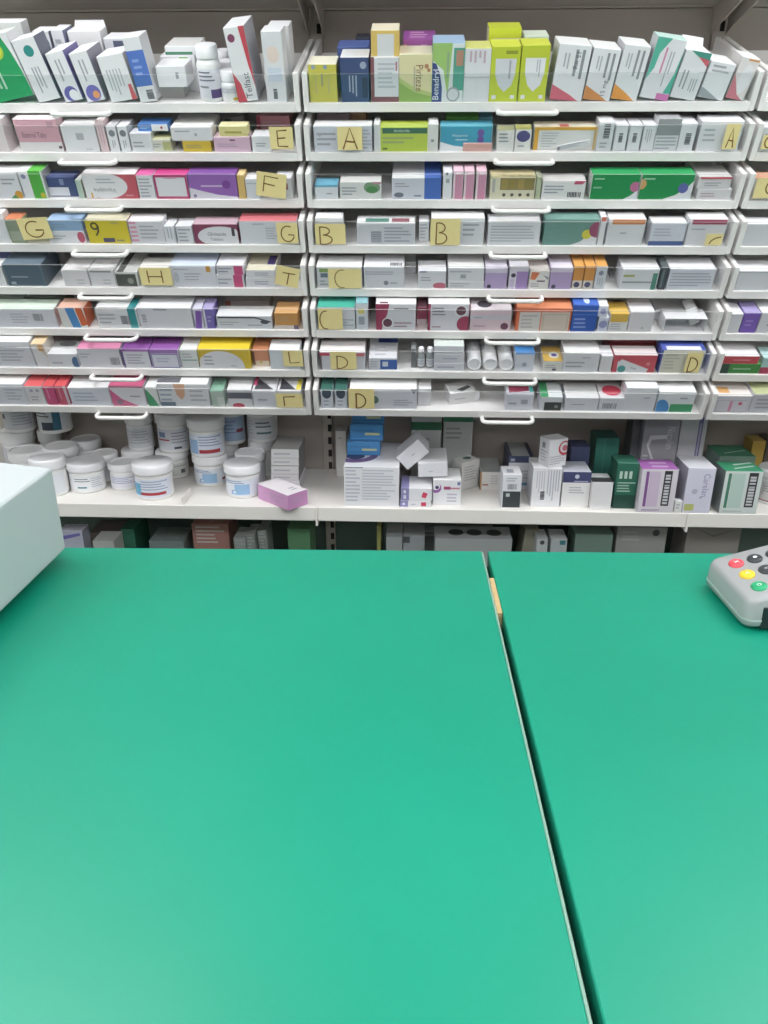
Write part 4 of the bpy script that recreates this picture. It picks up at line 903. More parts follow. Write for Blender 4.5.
c(270, 350, 300, 'white carton behind the corner note', 'dcdfe6', 'ececec', None, [], d=.07)
note(284, 351, 302, 366, 'L', 'pale yellow note with letter L', box_=(.25, .2, .85, .95))
# ---- seventh middle
tray('middle', 6)
c(320, 352, 365, 'white carton with red top corners', 'dadae2', 'e9e4e4', None, R(0, .78, .22, .95, 'd6506a')+R(.78, .78, 1, .95, 'd6707a')+R(0, 0, .04, .8, '7a6a70'), d=.075)
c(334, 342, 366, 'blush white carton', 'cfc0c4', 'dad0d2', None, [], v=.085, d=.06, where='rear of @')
c(369, 358, 397, 'white carton with blue label and navy top', 'dfe0e8', 'e6e6ea', None, R(.4, .08, 1, .85, '3a5fb0')+R(.48, .3, .68, .7, 'dfe4f0')+L(.02, .2, .35, .8, 3, 'a0a2b0'), tp=R(.3, .75, 1, 1, '33489a')+L(.2, .1, .8, .6, 3, 'c0c2ca'), d=.1)
c(411, 349, 416, 'thin dark grey carton', '6a6d6e', '808284', None, [], v=.012, d=.05)
c(434, 363, 464, 'flat white carton, lowest of stack beside bottles', 'd9dae2', W, None, L(.1, .2, .9, .7, 1, '9a9cb0'), d=.1)
c(434, 354, 464, 'flat white carton, second of stack beside bottles', 'd9dae2', W, None, L(.3, .3, .9, .7, 1, '9a9cb0'), on=-1, d=.1, where='in @')
c(434, 346, 464, 'flat white carton with green top, uppermost beside bottles', 'd2d3dc', 'cfd6d2', None, [], on=-1, d=.1, where='in @')
M_GLASS = mat('grey_vial_glass', '9a9f9f', .15)
for q, x in enumerate((417, 426)):
    u0, u1, w1 = measure(x, 350, x+8, .012); r = (u1-u0)/2; H = w1-LIP
    o = empty('glass_vial'); o.matrix_world = CUR['M'] @ Matrix.Translation(((u0+u1)/2, .014+r, LIP+.0004))
    lathe('body', [(r*.9, 0), (r, .002), (r, H*.62), (r*.5, H*.76), (r*.5, H*.8)], M_GLASS, o, 16)
    lathe('cap', [(r*.6, H*.78), (r*.7, H*.8), (r*.7, H*.97), (r*.6, H)], M_LID, o, 16)
    wrap('label', o, r, H*.1, H*.5, -160, -20, 'd4d6da', lines(.1, .2, .9, .9, 2))
    add(o, 'small grey glass vial with white cap', 'vial', x, box_=(u0, u1, .014, .014+2*r, LIP, w1))
for q, x in enumerate((467, 483, 499)):
    u0, u1, w1 = measure(x, 355, x+15, .004); r = (u1-u0)/2-.0004
    o = empty('pill_bottle'); o.matrix_world = CUR['M'] @ Matrix.Translation(((u0+u1)/2, .0045, LIP+r+.0004)) @ Matrix.Rotation(-math.pi/2, 4, 'X')
    lathe('cap', [(r*.70, .0016), (r*.74, .0), (r*.93, 0), (r, .003), (r, .0185), (r*.96, .02)], M_LID, o, 28)
    lathe('body', [(r*.8, .0202), (r*.8, .026), (r*.97, .034), (r*.97, .085), (r*.9, .088)], M_TUB, o, 28)
    wrap('label', o, r*.97, .04, .08, 30, 150, 'd0d2da', lines(.1, .1, .9, .9, 4))
    add(o, 'white pill bottle lying cap forward', 'bottle', x, box_=(u0, u1, .0045, .095, LIP, LIP+2*r))
c(515, 354, 534, 'white carton with bright blue top', 'd9dce6', '3f86d0', None, C(.5, .4, .12, '9aa0b0'), d=.085)
c(543, 361, 562, 'white carton with amber top and purple eye', 'e0ded8', 'd8ae50', None, L(.1, .3, .9, .7, 2, '9c9a98')+R(.5, .1, .7, .3, '5a5668'), tp=El(.6, .4, .28, .22, 'e6e0d0')+C(.6, .4, .1, '5f4a94'), d=.095)
c(563, 353, 599, 'white carton with pale rows', 'dcdde2', 'e4e4e4', 'c8c8cc', L(.08, .2, .8, .6, 2, 'a8aab4')+R(.5, .72, .75, .8, 'b9bbc0'), d=.085)
c(600, 356, 612, 'narrow white carton', 'dedcde', W, None, [], d=.07)
c(613, 355, 656, 'red carton with white pill label', 'c9505a', 'dccfce', None, P('dfe1e6', (.12, .0), (.8, 0), (.85, .2), (.2, .75), (.1, .6))+C(.22, .2, .2, '4a9c98')+C(.82, .5, .1, 'd9868c')+X('Diltiazem', .5, .25, .12, '70727c', -12, .3), d=.06)
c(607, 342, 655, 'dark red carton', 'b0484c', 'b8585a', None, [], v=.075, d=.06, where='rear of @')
c(660, 350, 703, 'cream carton with royal blue top edge', 'd8d6c4', '3f4fa8', '4455a8', L(.1, .15, .45, .85, 5, 'a8a68c')+R(0, 0, .03, 1, '4455a8'), tp=R(.1, 0, .9, .35, 'dcdce0'), d=.07)
note(331, 352, 356, 369, 'D', 'pale yellow note with letter D near frame upright', box_=(.2, .05, .7, .75))
note(683, 353, 704, 372, 'D', 'pale yellow note with wide letter D', box_=(.15, .02, .85, .75))
tray('right', 6)
c(721, 364, 760, 'green carton, lower of two stacked', '3f8a3f', '4f9a4f', None, R(0, 0, .2, 1, '30443a')+L(.3, .3, .9, .7, 1, '6aae6a'), d=.085)
c(722, 356, 759, 'red carton with white top, upper of two stacked', 'cf4a54', 'e6e2e4', None, L(.3, .3, .9, .7, 1, 'e08a90'), on=-1, d=.085, where='in @')
c(761, 358, 800, 'mint and crimson carton at frame edge', 'a8d0cc', 'b8dcd8', None, R(0, 0, 1, .4, 'b8405c'), d=.07)
# ---- lowest left
tray('left', 7)
c(-8, 384, 26, 'white carton with grey rows', 'dadce4', 'eae6e4', None, L(.4, .2, .95, .8, 4, 'b5b9c6'), d=.08)
c(27, 386, 44, 'white carton with red top', 'dedbdd', 'd8575a', None, C(.35, .75, .08, '9a9cb0')+C(.7, .75, .08, '9a9cb0')+L(.2, .2, .8, .5, 2), d=.075)
c(45, 386, 56, 'narrow magenta carton with red top', 'c84a78', 'd04a4e', None, VL(.2, .1, .5, .9, 1, 'd98aa8'), d=.075)
c(57, 386, 68, 'narrow pink red carton with white end', 'c8506a', 'd04a4e', None, R(.75, 0, 1, 1, 'd9c9d0')+VL(.2, .1, .5, .9, 1, 'd98aa0'), d=.075)
c(70, 388, 110, 'white carton with blue grey rows', 'dadce6', 'ececec', None, L(.1, .2, .9, .8, 3, 'b0b6c8'), d=.08)
c(111, 386, 145, 'white carton with pink triangle and pink top', 'dddce2', 'd8608c', None, P('cf5a86', (0, 0), (.75, 0), (.3, .35), (0, .85))+C(.22, .2, .14, '8a6a80')+R(.0, .92, 1, .98, '9c4a6a')+R(.55, .45, .85, .52, '9a9ca8'), d=.075)
c(147, 387, 158, 'white and green swoosh carton', 'dee2e0', 'e4e6e4', None, P('3f9a68', (0, 0), (.9, 0), (.6, .4), (.1, .85), (0, .8)), d=.08)
c(159, 384, 209, 'white carton with peach band', 'dedfe4', 'ececec', None, P('d9a888', (.32, 1), (.55, 1), (.52, .5), (.44, .3), (.36, .5))+L(.03, .2, .3, .85, 3, '7d90a8')+L(.62, .2, .95, .8, 3, 'b0b2bc')+R(.0, .02, .3, .2, '6a7a8c'), tp=R(.0, .1, .45, .5, '5a5a60'), d=.08)
c(211, 391, 224, 'grey green carton set low', 'b5c8bc', '7aa890', None, R(.5, .0, 1, .6, 'd4d8d4')+L(.1, .3, .5, .7, 2, '8aa898'), d=.08)
c(228, 390, 252, 'white carton with charcoal band and red oval', 'dfdfe4', 'dedede', None, R(0, .5, 1, .85, '5a5c68')+El(.4, .08, .25, .16, 'c0485c'), d=.085)
c(253, 391, 277, 'white carton with pink and black triangle top', 'dadce4', 'd9d6da', None, L(.2, .35, .8, .6, 1, 'a5a8b8'), tp=P('3a3a40', (.1, .9), (.9, .1), (.1, .1))+R(0, .4, .15, 1, 'd85a80'), d=.09)
c(278, 391, 301, 'white carton with black and yellow top', 'dcdce0', 'd9d6da', None, [], tp=P('3a3a40', (.1, .9), (.8, .1), (.1, .1))+R(.8, .1, 1, .8, 'e0d050'), d=.09)
note(277, 394, 302, 407, 'r', 'pale yellow note with square corner stroke', box_=(.25, .1, .75, .8), th=.0034)
# ---- lowest middle
tray('middle', 7)
c(321, 390, 333, 'small white carton with dark half disc', 'd9dce6', '2f5f54', None, El(.5, .82, .38, .3, '3f4a5a')+L(.2, .1, .8, .5, 2, 'a8acba'), d=.085)
c(335, 390, 347, 'small white carton with dark half disc', 'd9dce6', '2f5f54', None, El(.5, .82, .38, .3, '3f4a5a')+L(.2, .1, .8, .5, 2, 'a8acba'), d=.085)
c(350, 389, 417, 'long white carton with dark corner mark', 'dadbe4', 'ececec', None, P('6a6e7c', (.9, 1), (1, 1), (.95, .75))+L(.65, .15, .95, .5, 3, 'a5a8b4')+C(.36, .45, .2, '5a7a70'), d=.075)
c(418, 389, 431, 'white carton set slightly inside', 'd6d6da', 'e6e6e6', None, [], v=.015, d=.07)
flap(c(450, 394, 477, 'opened small white carton lying askew', 'dedbdc', 'e6e6e6', None, L(.2, .3, .8, .6, 1, 'b9b9bd'), tp=P('55555a', (.3, .3), (.8, .6), (.9, .4), (.5, .1)), d=.065, v=.02, yaw=14), .013, side=True)
c(506, 395, 533, 'white carton with burgundy and teal top', 'd9dae4', 'cfd0d8', None, R(.55, .4, .8, .7, 'a0a2ae')+L(.1, .3, .5, .6, 1), tp=P('8a3048', (.1, .15), (.85, .3), (.85, .8), (.1, .8))+R(.86, .2, 1, .8, '3f9c94'), d=.085)
c(540, 397, 562, 'white carton with black foot and green edge', 'dcdee2', 'dcdfe0', None, R(.2, .0, .98, .62, '3c403f')+C(.75, .3, .12, '8a908c'), tp=R(.0, 0, .35, 1, '3f9c64'), d=.09)
c(565, 398, 598, 'white carton with fine text line', 'dadbe2', 'e4e4e4', None, L(.2, .4, .8, .6, 1, '8f92a4'), d=.09)
c(599, 398, 623, 'white carton with barcode and red cap disc', 'dadbe2', 'e4e2e4', None, BC(.15, .2, .75, .6, '85878f'), tp=C(.55, .5, .35, 'c83a50'), d=.09)
c(624, 388, 656, 'tall white carton with flap top', 'dcdde4', 'e6e6e8', None, R(.6, .55, .8, .62, 'b0b2bc'), d=.07)
c(657, 392, 694, 'white carton with blue dome and green band', 'dfe2e6', 'ececec', None, El(.14, .12, .22, .5, '4a8fd0')+R(.38, .0, 1, .4, '3f9c68')+R(.6, .65, .8, .72, '9a9ca8'), d=.075)
note(349, 389, 374, 408, 'D', 'pale yellow note with square letter D', box_=(.25, .02, .7, .75), th=.0034)
tray('right', 7)
c(714, 396, 750, 'white carton with pink stripe and dot', 'd6d4dc', 'e4dcd6', None, R(.42, .05, .5, .7, 'd88aa8')+C(.72, .55, .1, 'c04868')+frame(.05, .05, .95, .75, .03, 'b5b3c0'), tp=R(.1, .2, .4, .6, 'd9a060'), d=.09)
c(751, 394, 800, 'grey white carton with olive top', 'd0d0d6', 'b5bc8a', None, L(.1, .2, .8, .8, 3), d=.09)
finish(); CUR.clear()

# an opened, empty white carton tray lying in the sixth middle tray
def open_carton(bay, row, x0, y0, x1, label):
    CUR.update(bay=bay, row=row, M=TM[bay, row], Mi=TM[bay, row].inverted(), items=[])
    v = .0045; u0, u1, w1 = measure(x0, y0, x1, v); w = u1-u0; d = .05; h = w1-LIP; th = .0012
    o = empty('open_carton'); o.matrix_world = CUR['M'] @ Matrix.Translation((u0, v, LIP+.0004))
    tag(o, label, 'carton', 'medicine packs in the trays'); m = mat('white_carton_board', 'e6e6e8', .5)
    box('base', 0, 0, 0, w, d, th, m, o); box('lid', 0, 0, h-th, w, d, h, m, o)
    box('end_flap', 0, 0, th, th, d, h-th, m, o); box('end_flap', w-th, 0, th, w, d, h-th, m, o); box('back_flap', th, d-th, th, w-th, d, h-th, m, o)
    CUR.clear()
open_carton('middle', 5, 664, 319, 706, 'opened hollow white carton lying on its side in sixth middle tray')

# ================================================================== THE DEEP SHELF UNDER THE TRAYS
def yf(py, px=384, z=ZSH): return max(on_z(px, py, z).y, DF-.003)
SHB = []
def sbox(x0, ytop, x1, label, front=W, top=None, side=None, pr=None, tp=(), lp=(), rp=(), base=None, Y=None, d=.08, z=None, lean=0, yaw=0, name='medicine_carton', group='packs on the deep shelf'):
    xc = (x0+x1)/2; zb = (ZSH if z is None else z)+.0004
    if Y is None: Y = yf(base, xc, zb)
    zt = on_y(xc, ytop, Y).z
    fx, fy = project((on_y(xc, ytop, Y).x, Y, zb))
    a, b = on_y(x0, (ytop+fy)/2, Y), on_y(x1, (ytop+fy)/2, Y)
    d = min(d, YBACK-.014-Y)
    if pr is None: pr = L(.12, .3, .85, .8, 4, seed=int(x0))
    o = carton_mesh(b.x-a.x, d, zt-zb, front, top, side, pr, tp, lp, rp, name)
    M = Matrix.Translation((a.x, Y, zb))
    if lean > 0: M = Matrix.Translation((b.x, Y, zb)) @ Matrix.Rotation(math.radians(lean), 4, 'Y') @ Matrix.Translation((a.x-b.x, 0, 0))
    if lean < 0: M = M @ Matrix.Rotation(math.radians(lean), 4, 'Y')
    if yaw: M = M @ Matrix.Rotation(math.radians(yaw), 4, 'Z')
    o.matrix_world = M
    tag(o, label, 'carton', group); SHB.append((label, a.x, b.x, Y, Y+d, zb, zt)); return zt, Y
def cbox(Lp, Fp, Rp, ytop, label, front, top, side, z=ZSH, pr=(), lp=(), tp=(), group='packs on the deep shelf'):
    """a turned carton from its three lower corners: far-left, near, far-right"""
    z += .0004; l, f, r = (on_z(*p, z) for p in (Lp, Fp, Rp))
    w = (r-f).length; d = (l-f).length
    e1 = (r-f).normalized(); e2 = (l-f).normalized(); ex = (e1+Vector((e2.y, -e2.x, 0))).normalized(); ey = Vector((-ex.y, ex.x, 0))
    zt = on_plane(Fp[0], ytop, f, Vector((0, 1, 0))).z
    o = carton_mesh(w, d, zt-z, front, top, side, pr, tp, lp)
    o.matrix_world = Matrix(((ex.x, ey.x, 0, f.x), (ex.y, ey.y, 0, f.y), (0, 0, 1, z), (0, 0, 0, 1)))
    tag(o, label, 'carton', group); return zt
def tub(px, Y, r, label, z=ZSH, zt=None, ly=None, h=None, lab='e3e6ec', bands=(), lidk=.26, ring=False, cat='tub', rot=0):
    """round screw-top tub; px = picture column of its axis, Y = depth of its axis, ly = row of its lid centre"""
    if zt is None: zt = z+h if h else on_y(px, ly, Y).z
    x = on_y(px, project((on_y(px, 470, Y).x, Y, (z+zt)/2))[1], Y).x
    z += .0004; H = zt-z; o = empty('cream_tub', (x, Y, z)); tag(o, label, cat, 'white tubs on the deep shelf'); rb = r*.92; hl = H*(1-lidk)
    lathe('body', [(rb*.93, 0), (rb*.99, .003), (rb, .006), (rb, hl-.006), (rb*.94, hl-.004), (rb*.94, hl)], M_TUB, o, 36)
    prof = [(r*.97, hl+.0004), (r, hl+.002), (r, H-.006), (r*.975, H-.002), (r*.93, H)]
    if ring: prof += [(r*.86, H), (r*.84, H-.0025)]
    lathe('lid', prof, M_LID, o, 36)
    if lab: wrap('label', o, rb, H*.09, hl-.012, -165+rot, -15+rot, lab, bands)
    return o, zt
BLUE = lambda s=0: lines(.1, .72, .6, .95, 2, '6f7fae')+[(.38+s, .08, .72+s, .7, '9cc0e2'), (.3+s, .1, .44+s, .34, '7fa8d6'), (.33+s, .15, .41+s, .29, 'd8e4f2')]
REDB = [(.05, .1, .32, .75, '6ab0d4'), (.3, .12, .85, .28, 'b04048')]+lines(.32, .38, .9, .95, 4, '97a2bb')
# back row stacks and lids, left bay
_, z1 = tub(20, 2.186, .050, 'tall white tub supporting another, hidden behind stacked lids', h=.130, lab='d5d7dc')
tub(18, 2.186, .048, 'white tub with dark dot label atop the corner stack', z=z1+.0003, h=.115, lab='d0d2d8', bands=[(.12, .5, .3, .75, '5a5f6c')]+lines(.5, .2, 1, .9, 5, 'a8acb6'))
_, z1 = tub(52, 2.198, .034, 'tall white tub beneath the black labelled one', h=.130, lab='d5d7dc')
tub(53, 2.186, .052, 'white tub with black and teal label atop a stack', z=z1+.0003, h=.125, lab='dcdfe4', bands=[(.62, .0, .8, .95, '3a6a80'), (.34, .0, .62, .35, '3f4a58')]+lines(.08, .55, .55, .95, 3, '55585f'))
tub(29, 2.09, .051, 'wide white tub with flat lid beside the corner', ly=449, ring=True)
tub(63, 2.115, .050, 'white tub with pale rimmed lid in second row', ly=445, ring=True)
tub(50, 2.005, .050, 'white tub with flat lid partly hidden by till cabinet', ly=456, ring=True)
tub(88, 2.19, .044, 'white tub with raised lid near back panel', ly=438, ring=True)
tub(105, 2.128, .041, 'small white tub behind the front label tub', ly=452, ring=True)
tub(87, 2.042, .053, 'white tub with grey rows and teal swoosh label', ly=460, lab='e6e7ea', bands=lines(.35, .6, .7, .9, 2, '6f7480')+[(.42, .2, .62, .3, '4f8a98')]+lines(.72, .2, .98, .9, 5, 'b0b4be')+lines(.02, .2, .25, .9, 5, 'b9bdc4'))
tub(124.5, 2.062, .043, 'white tub with lilac text label and recessed lid', ly=461, ring=True, lab='e6e6ee', bands=lines(.2, .35, .9, .9, 4, '9a9cc0'))
tub(154, 2.0, .056, 'front white tub with blue patch and red bar', ly=461, lab='dfe4f0', bands=REDB)
_, z1 = tub(139, 2.168, .048, 'white tub carrying another behind the red bar tub', ly=448)
tub(140, 2.172, .041, 'white tub in shadow, upper of the middle pair', z=z1+.0003, h=.11, lab='d9dbe0', bands=lines(.3, .2, .9, .9, 5, 'b0b3bb'))
_, z1 = tub(173, 2.168, .049, 'white tub with grey bands, lower of its stack', ly=449, lab='d8dad6', bands=[(.0, .75, 1, .82, 'a8aca8'), (.8, .2, .92, .5, '5a6468')]+lines(.1, .1, .7, .6, 3, 'b5b9b5'))
tub(173.5, 2.168, .050, 'white tub with red underline label, upper of its stack', z=z1+.0003, h=.115, lab='dadce4', bands=[(.15, .45, .5, .52, 'a8404c'), (.2, .6, .4, .85, '7f90b8')]+lines(.55, .3, .95, .9, 4, 'a0a5b4')+[(.6, .05, .78, .15, '4a4f58')])
_, z1 = tub(211, 2.112, .052, 'white tub with blue flask picture, lower of its stack', ly=453, lab='dfe5ee', bands=BLUE()+[(.85, .2, 1, .35, '98454c')])
tub(207, 2.112, .054, 'white tub with blue patch and red bar, upper of its stack', z=z1+.0003, h=.11, lab='dbe2ee', bands=[(.12, .02, .38, .72, '9cbce0'), (.4, .06, .88, .24, 'b04048')]+lines(.4, .4, .92, .95, 4, '8f98b8'))
_, z1 = tub(226, 2.196, .040, 'white tub hidden behind the blue flask stack', h=.10)
tub(231, 2.19, .043, 'white tub with blue label in the shaded back', z=z1+.0003, h=.13, lab='a8bcd8', bands=[(.72, .35, .95, .5, '8a4450')]+lines(.4, .3, .7, .9, 4, '7f93b8'))
_, z1 = tub(262, 2.196, .040, 'white tub supporting another near back panel', h=.11, lab=None)
tub(262, 2.186, .048, 'white tub with grey wave label near back panel', z=z1+.0003, h=.12, lab='d6d9dd', bands=lines(.4, .5, .8, .85, 2, '6a7078')+[(.42, .25, .8, .34, '5f7a80')]+lines(.05, .2, .35, .9, 5, 'b5b9bf'))
tub(251, 2.122, .045, 'white tub with ringed grey lid', ly=451, ring=True)
tub(243, 2.022, .052, 'front white tub with blue flask picture', ly=462, lab='e3e8f0', bands=BLUE())
# stack of five flat cartons and the pink carton
zz = ZSH; ys = [481, 474, 466, 458, 449]
for k, yt in enumerate(ys):
    if k == 0: zz, Y0 = sbox(272, yt, 300, 'flat white carton at the bottom of five beside tubs', 'dcdcdc', W, 'c8c8ca', L(.1, .2, .9, .6, 1), base=491, d=.12)
    else: zz, _ = sbox(271, yt, 299, ['', 'flat white carton second from bottom of five beside tubs', 'flat white carton in the middle of five beside tubs', 'flat white carton second from top of five beside tubs', 'flat grey topped carton on top of five beside tubs'][k], 'd9d9d9', 'b4b3b1', '7d7c80', L(.1, .25, .9, .7, 1, '9a9a9e'), z=zz+.0003, Y=Y0+.002*(k % 2), d=.12)
cbox((256, 499.5), (288.5, 511), (309, 504.5), 495.5, 'pink carton with white top set cornerwise at shelf edge', 'c98ac0', 'ece6ea', 'd49acb', pr=L(.15, .3, .85, .8, 4, 'a868a8'), lp=L(.4, .2, .85, .75, 4, 'a868a8'), tp=L(.5, .15, .85, .35, 2, '8a8490'))
# middle bay
zw, Yw = sbox(344, 467, 399, 'large white carton of fine print carrying blue cartons', 'e4e4e8', 'e6e6ea', None, L(.03, .1, .3, .95, 9, 'b9bcc8')+L(.33, .15, .95, .95, 11, 'bfc2cc')+R(.03, .97, .35, .995, '7a8a88'), tp=C(.15, .45, .3, '6a4a80')+C(.15, .5, .22, 'e6e6ea')+C(.17, .4, .12, '2f3a68'), base=506, d=.22)
zq, yq = zw, 2.034
for k, (a, b, yt, dy) in enumerate(((347, 380, 442, 0), (350, 383, 425, .012), (352, 384, 409, .022))):
    zq, _ = sbox(a, yt, b, ['blue carton, lowest of three on the large white one', 'blue carton, middle of three on the large white one', 'blue carton, uppermost of three on the large white one'][k], '3f86c4', '4a8ec8', '3a78b0', R(.0, .2, 1, .26, '2f68a8')+R(.45, .35, .9, .5, 'c4c890')+R(.1, .6, .7, .66, '2f68a8')+R(0, .0, 1, .08, '2f68a8'), tp=R(0, .3, .8, .4, '2f68a8'), z=zq+.0003, Y=yq+dy, d=.09)
sbox(336, 431, 346.5, 'plain pale carton against the slotted upright', 'd0cecb', 'd9d7d4', None, L(.2, .8, .8, .9, 1, 'b5b3b0'), Y=2.17, d=.06)
z1, Y1 = sbox(400, 501, 431, 'small white carton with purple end, lower of two', 'e6e6ea', W, None, R(0, 0, .26, 1, '8a86b8')+R(.08, .3, .16, .7, 'dcdcea')+R(.68, .15, .84, .8, 'cf3a58')+L(.35, .3, .6, .6, 1), Y=1.936, d=.1)
z2, _ = sbox(401, 488.5, 432, 'small white carton with purple end, upper of two', 'e6e6ea', W, None, R(0, 0, .26, 1, '8a86b8')+R(.08, .15, .16, .45, 'dcdcea')+R(.08, .6, .16, .85, 'dcdcea')+P('cf3a58', (.66, .3), (.8, .2), (.86, .6), (.72, .72)), tp=R(0, 0, .26, 1, '8a86b8'), z=z1+.0003, Y=1.937, d=.1)
z3, Y3 = sbox(433, 480, 461, 'white carton with purple swirl and crimson bar', 'e6e5e9', 'ececec', None, C(.1, .68, .2, '8a4a94')+C(.1, .74, .15, 'e6e5e9')+C(.14, .7, .07, '2f2a58')+R(.38, .62, .62, .74, '9c3a68')+R(.62, .64, .95, .7, 'c0788c')+R(.86, .8, .96, .92, '6a6ca8')+L(.5, .1, .95, .5, 3, 'b9b4c4'), base=505, d=.1)
sbox(418.5, 463.5, 448, 'plain white carton tipped across smaller cartons', 'e0e0e6', 'e0e0e4', None, R(.35, .35, .5, .42, 'b9b9c4'), z=z3+.002, Y=1.965, d=.13, lean=-3)
# the diamond carton
Wd, Hd = .079, .048
o = carton_mesh(Wd, .09, Hd, 'e0e0e6', 'd0d0d4', None, R(.45, .45, .6, .53, 'b9b9c4'))
tag(o, 'plain white carton balanced on its corner beside blue cartons', 'carton', 'packs on the deep shelf')
o.matrix_world = Matrix.Translation(on_y(396, 457.5, 1.985)) @ Matrix.Rotation(-math.radians(42), 4, 'Y') @ Matrix.Translation((0, 0, -Hd))
sbox(411, 417, 441, 'white carton with dark green band at the back', 'cfd0d0', 'd6d6d2', None, R(0, .79, 1, .92, '2f7050')+R(.4, .62, .6, .66, 'a0a2a4'), Y=2.17, d=.07)
sbox(443, 415, 472, 'white carton with green cap strip at the back', 'd2d3d3', '2f7050', None, R(0, .89, 1, 1, '2f7a55')+L(.08, .6, .85, .82, 3, '85888a'), Y=2.19, d=.04)
cbox((451.5, 486.5), (461, 491), (478, 486), 463, 'white carton turned cornerwise with dark top emblem', 'd6d4d0', 'd4d4d0', 'dcdad6', pr=L(.15, .3, .85, .85, 6, 'b0aeaa'), tp=El(.6, .6, .2, .25, '4a6258'))
sbox(480, 472, 501, 'low white carton with tan edge and grey top', 'dedad6', '9fa3a0', '3f3f44', R(0, 0, .08, 1, 'b58a5c')+R(.12, .25, .4, .32, '9a4a3c')+L(.5, .3, .95, .85, 4, 'a8a6a4'), base=490, d=.13)
sbox(508, 456, 532, 'white carton with navy head band and grey top', 'd4d6dc', 'b5b8b8', '3a3f58', R(0, .8, 1, 1, '333b5c')+R(.08, .84, .25, .92, 'a8aec0')+R(.0, .12, 1, .2, '6a9cc4')+L(.55, .3, .95, .6, 3, 'a0a4ae'), tp=R(0, 0, .12, 1, '3c4258')+R(.85, 0, 1, 1, '3c4258'), Y=2.085, d=.13)
sbox(502, 474.5, 521, 'narrow white carton with black lower panel', 'dfe0e6', 'e6e6ea', 'd0d0d8', R(.06, .02, .98, .5, '33393c')+R(.22, .34, .42, .44, 'c0c6c8')+BC(.28, .56, .75, .72, '85878f')+L(.2, .78, .9, .92, 2, 'a5a8b4'), tp=R(.25, .2, .6, .6, '9a9ca8'), base=508, d=.07)
zg, Yg = sbox(532, 468, 561, 'white carton of sideways print with barcode', 'e2e2e6', W, 'd6d6dc', VL(.12, .15, .45, .92, 4, 'c0c2cc')+VL(.5, .1, .95, .95, 5, 'b0b3c0')+BC(.3, .18, .45, .42, '3b3b42', 7, True), base=506.5, d=.09)
cbox((534, 464), (548, 468), (569, 467.3), 440.5, 'white carton with red ring emblem atop another', 'e0e0e4', 'cfcfd0', 'dadade', z=zg+.0003, pr=C(.85, .65, .26, 'c43a48')+C(.85, .67, .19, 'e0e0e4')+C(.86, .65, .11, 'c86a78')+L(.05, .08, .9, .42, 4, 'b0b2bc'), lp=BC(.3, .65, .6, .85, '6a6c76')+L(.2, .15, .9, .6, 4, 'b0b2bc'))
sbox(562, 472, 590, 'white carton with navy head band and crest', 'e4e2e2', 'c9cbd6', 'd6d4d4', R(0, .7, 1, 1, '393c66')+C(.5, .87, .06, 'c8ccdc')+R(.4, .72, .9, .75, 'a0a4c0')+L(.25, .38, .8, .6, 3, 'b0aeb4'), base=507, d=.09)
sbox(569, 447, 588, 'navy carton behind the crested one', '33395c', '3a4066', None, R(0, .2, 1, .24, 'a8acc0'), Y=2.06, d=.07)
sbox(591, 482, 612, 'small white carton with black top stripe', 'e0dfe0', 'c9cbc9', 'dcdada', [], tp=R(0, .0, 1, .5, '2e2f2f'), base=509.5, d=.07)
sbox(594, 438, 617, 'tall teal green carton at the back', '2a6a5c', '2a5f54', None, R(.35, 0, .42, 1, '34786a'), Y=2.10, d=.08)
sbox(615, 463, 637, 'dark green carton with white lettering', '1f5c48', '2a6a54', '174a3a', sum([R(.15+.22*k, .66, .28+.22*k, .82, 'bfd4c8') for k in range(3)], [])+L(.1, .36, .95, .6, 4, '9cc0ae')+R(0, 0, 1, .3, '163a2e'), base=508.5, d=.07)
sbox(630, 417, 638, 'dark grey carton standing at the back', '5d5d63', '6a6a70', None, [], Y=2.13, d=.07)
sbox(641, 417, 676, 'tall silver grey carton with white ribbon', '96959b', 'a5a5aa', None, P('d9d9dc', (.12, .62), (.2, .75), (.68, .76), (.68, .71), (.26, .69), (.2, .6), (.62, .18), (.55, .14))+X('Nurofen', .78, .72, .1, 'c9c9d0', -90, .3)+L(.05, .4, .2, .5, 2, 'd0d0d4'), Y=2.10, d=.08)
sbox(677, 416, 703, 'tall white carton with purple spine', 'cccbd2', 'd6d6da', None, R(.68, .02, .84, .98, '6f6a9c')+R(.73, .1, .79, .9, 'b5b2d0'), Y=2.12, d=.08)
sbox(674.5, 501, 682, 'tiny white carton at shelf edge', 'dcdcd8', W, None, L(.2, .3, .8, .8, 2), Y=DF-.001, d=.02)
sbox(640, 469, 676, 'white and purple carton with black side label', 'd9d2da', 'a860b0', 'd6d0d8', R(.12, .14, .2, .94, '7d4a8c')+R(.22, .14, .52, .94, 'cbb8d0')+R(.62, .16, .84, .96, '232326')+BC(.66, .2, .8, .9, 'c9c9cc', 10, True)+L(.1, .03, .8, .1, 1, 'b09ab8'), tp=L(.3, .1, .9, .8, 2, 'd0a8d4'), base=513, d=.08)

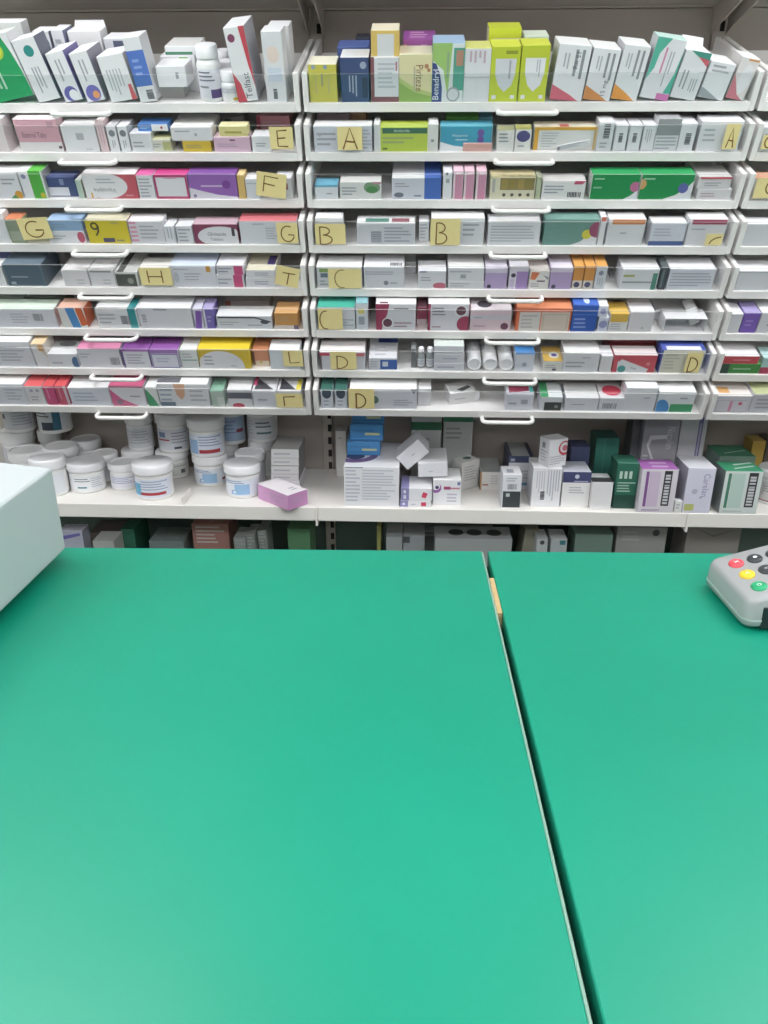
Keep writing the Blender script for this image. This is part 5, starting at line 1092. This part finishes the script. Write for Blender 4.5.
sbox(685, 468, 713, 'lilac white carton with sideways name and lime sticker', 'd3d2e2', 'e2e2ea', '9c9aa8', X('Carelan', .72, .62, .13, '8a86ac', -90, .5)+C(.35, .48, .06, 'b0aec4')+R(.06, .05, .4, .2, 'b5b96a')+C(.6, .35, .03, 'a8a6c0'), base=513, d=.1)
sbox(722, 471, 760, 'white and green carton with black side label', 'd3dcd8', '2f8f64', '707a78', R(.1, .14, .18, .94, '3f7a62')+R(.2, .14, .55, .94, 'b5cfc4')+R(.64, .16, .88, .96, '232326')+BC(.68, .2, .84, .9, 'c9c9cc', 10, True)+L(.1, .03, .8, .1, 1, '9ab0a6'), tp=P('c9dccf', (.3, .2), (.9, .5), (.9, .6), (.3, .3))+P('c9dccf', (.4, .6), (.95, .85), (.9, .95), (.35, .7)), base=514.5, d=.075)
sbox(716, 456, 752, 'green topped carton behind the black labelled green one', '5f7a6c', '2a6a4c', None, [], Y=2.03, d=.1, tp=P('a8c0b0', (.2, .2), (.9, .5), (.9, .55), (.2, .26)))
sbox(749, 441, 762, 'mustard yellow carton at the back', 'b8963a', 'c0a048', None, [], Y=2.15, d=.06)
sbox(763, 440, 800, 'dark brown carton at the back', '4a4038', '564a40', None, [], Y=2.15, d=.06)
tub(776, 2.03, .052, 'white tub with red rim line at frame edge', ly=467, lab='e0dcdc', bands=lines(.1, .5, .7, .9, 3, '9a9aa0')+[(0, .0, 1, .05, '9c4a50')])

# ================================================================== THE LOW SHELF, SEEN OVER THE COUNTER EDGE
ZL = .33
def low(x0, x1, yt, label, front, Y=2.0, d=.1, pr=None, tp=(), top=None, lean=0):  # pack colours are picked dim, with the low shelf's shade in them
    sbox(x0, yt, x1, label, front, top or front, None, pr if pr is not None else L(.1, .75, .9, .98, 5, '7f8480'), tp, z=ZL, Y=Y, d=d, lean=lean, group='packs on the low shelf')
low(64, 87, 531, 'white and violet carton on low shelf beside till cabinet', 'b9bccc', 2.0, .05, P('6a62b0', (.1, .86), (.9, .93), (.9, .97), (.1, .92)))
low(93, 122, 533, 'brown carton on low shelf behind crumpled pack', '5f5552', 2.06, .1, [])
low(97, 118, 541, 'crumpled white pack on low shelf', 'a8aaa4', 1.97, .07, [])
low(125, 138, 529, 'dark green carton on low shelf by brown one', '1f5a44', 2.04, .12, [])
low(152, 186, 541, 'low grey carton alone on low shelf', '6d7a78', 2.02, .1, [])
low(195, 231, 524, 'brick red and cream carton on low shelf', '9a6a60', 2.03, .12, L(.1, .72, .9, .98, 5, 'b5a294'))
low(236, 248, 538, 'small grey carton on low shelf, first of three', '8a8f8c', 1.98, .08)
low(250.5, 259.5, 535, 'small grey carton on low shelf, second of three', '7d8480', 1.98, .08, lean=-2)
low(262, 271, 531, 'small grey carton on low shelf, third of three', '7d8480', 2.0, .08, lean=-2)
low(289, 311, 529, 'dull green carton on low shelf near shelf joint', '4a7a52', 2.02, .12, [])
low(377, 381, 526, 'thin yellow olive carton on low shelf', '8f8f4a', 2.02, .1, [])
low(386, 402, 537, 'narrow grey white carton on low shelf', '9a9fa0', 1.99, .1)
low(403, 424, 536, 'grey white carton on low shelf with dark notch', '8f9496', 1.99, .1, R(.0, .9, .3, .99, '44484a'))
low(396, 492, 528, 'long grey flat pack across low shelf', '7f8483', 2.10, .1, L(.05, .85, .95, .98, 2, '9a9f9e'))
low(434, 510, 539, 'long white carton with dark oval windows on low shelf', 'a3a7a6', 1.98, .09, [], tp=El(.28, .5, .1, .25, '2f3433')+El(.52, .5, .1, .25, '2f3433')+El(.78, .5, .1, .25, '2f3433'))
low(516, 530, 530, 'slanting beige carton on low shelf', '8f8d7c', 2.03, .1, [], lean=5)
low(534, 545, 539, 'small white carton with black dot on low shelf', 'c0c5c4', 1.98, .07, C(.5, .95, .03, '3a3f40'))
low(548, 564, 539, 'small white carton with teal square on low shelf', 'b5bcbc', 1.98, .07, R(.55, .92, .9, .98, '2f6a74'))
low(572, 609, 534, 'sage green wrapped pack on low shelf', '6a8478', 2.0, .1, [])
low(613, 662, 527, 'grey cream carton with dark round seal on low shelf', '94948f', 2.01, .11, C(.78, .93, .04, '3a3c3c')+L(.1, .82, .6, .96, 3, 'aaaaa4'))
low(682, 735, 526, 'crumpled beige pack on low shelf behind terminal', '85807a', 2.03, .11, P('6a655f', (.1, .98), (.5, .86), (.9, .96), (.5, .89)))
for i in range(len(SHB)):
    for j in range(i):
        a, b = SHB[i], SHB[j]
        if all(min(a[k+1], b[k+1])-max(a[k], b[k]) > 0 for k in (1, 3, 5)): print('WARN', a[0], '|', b[0])
for w in WARN: print('WARN', w)
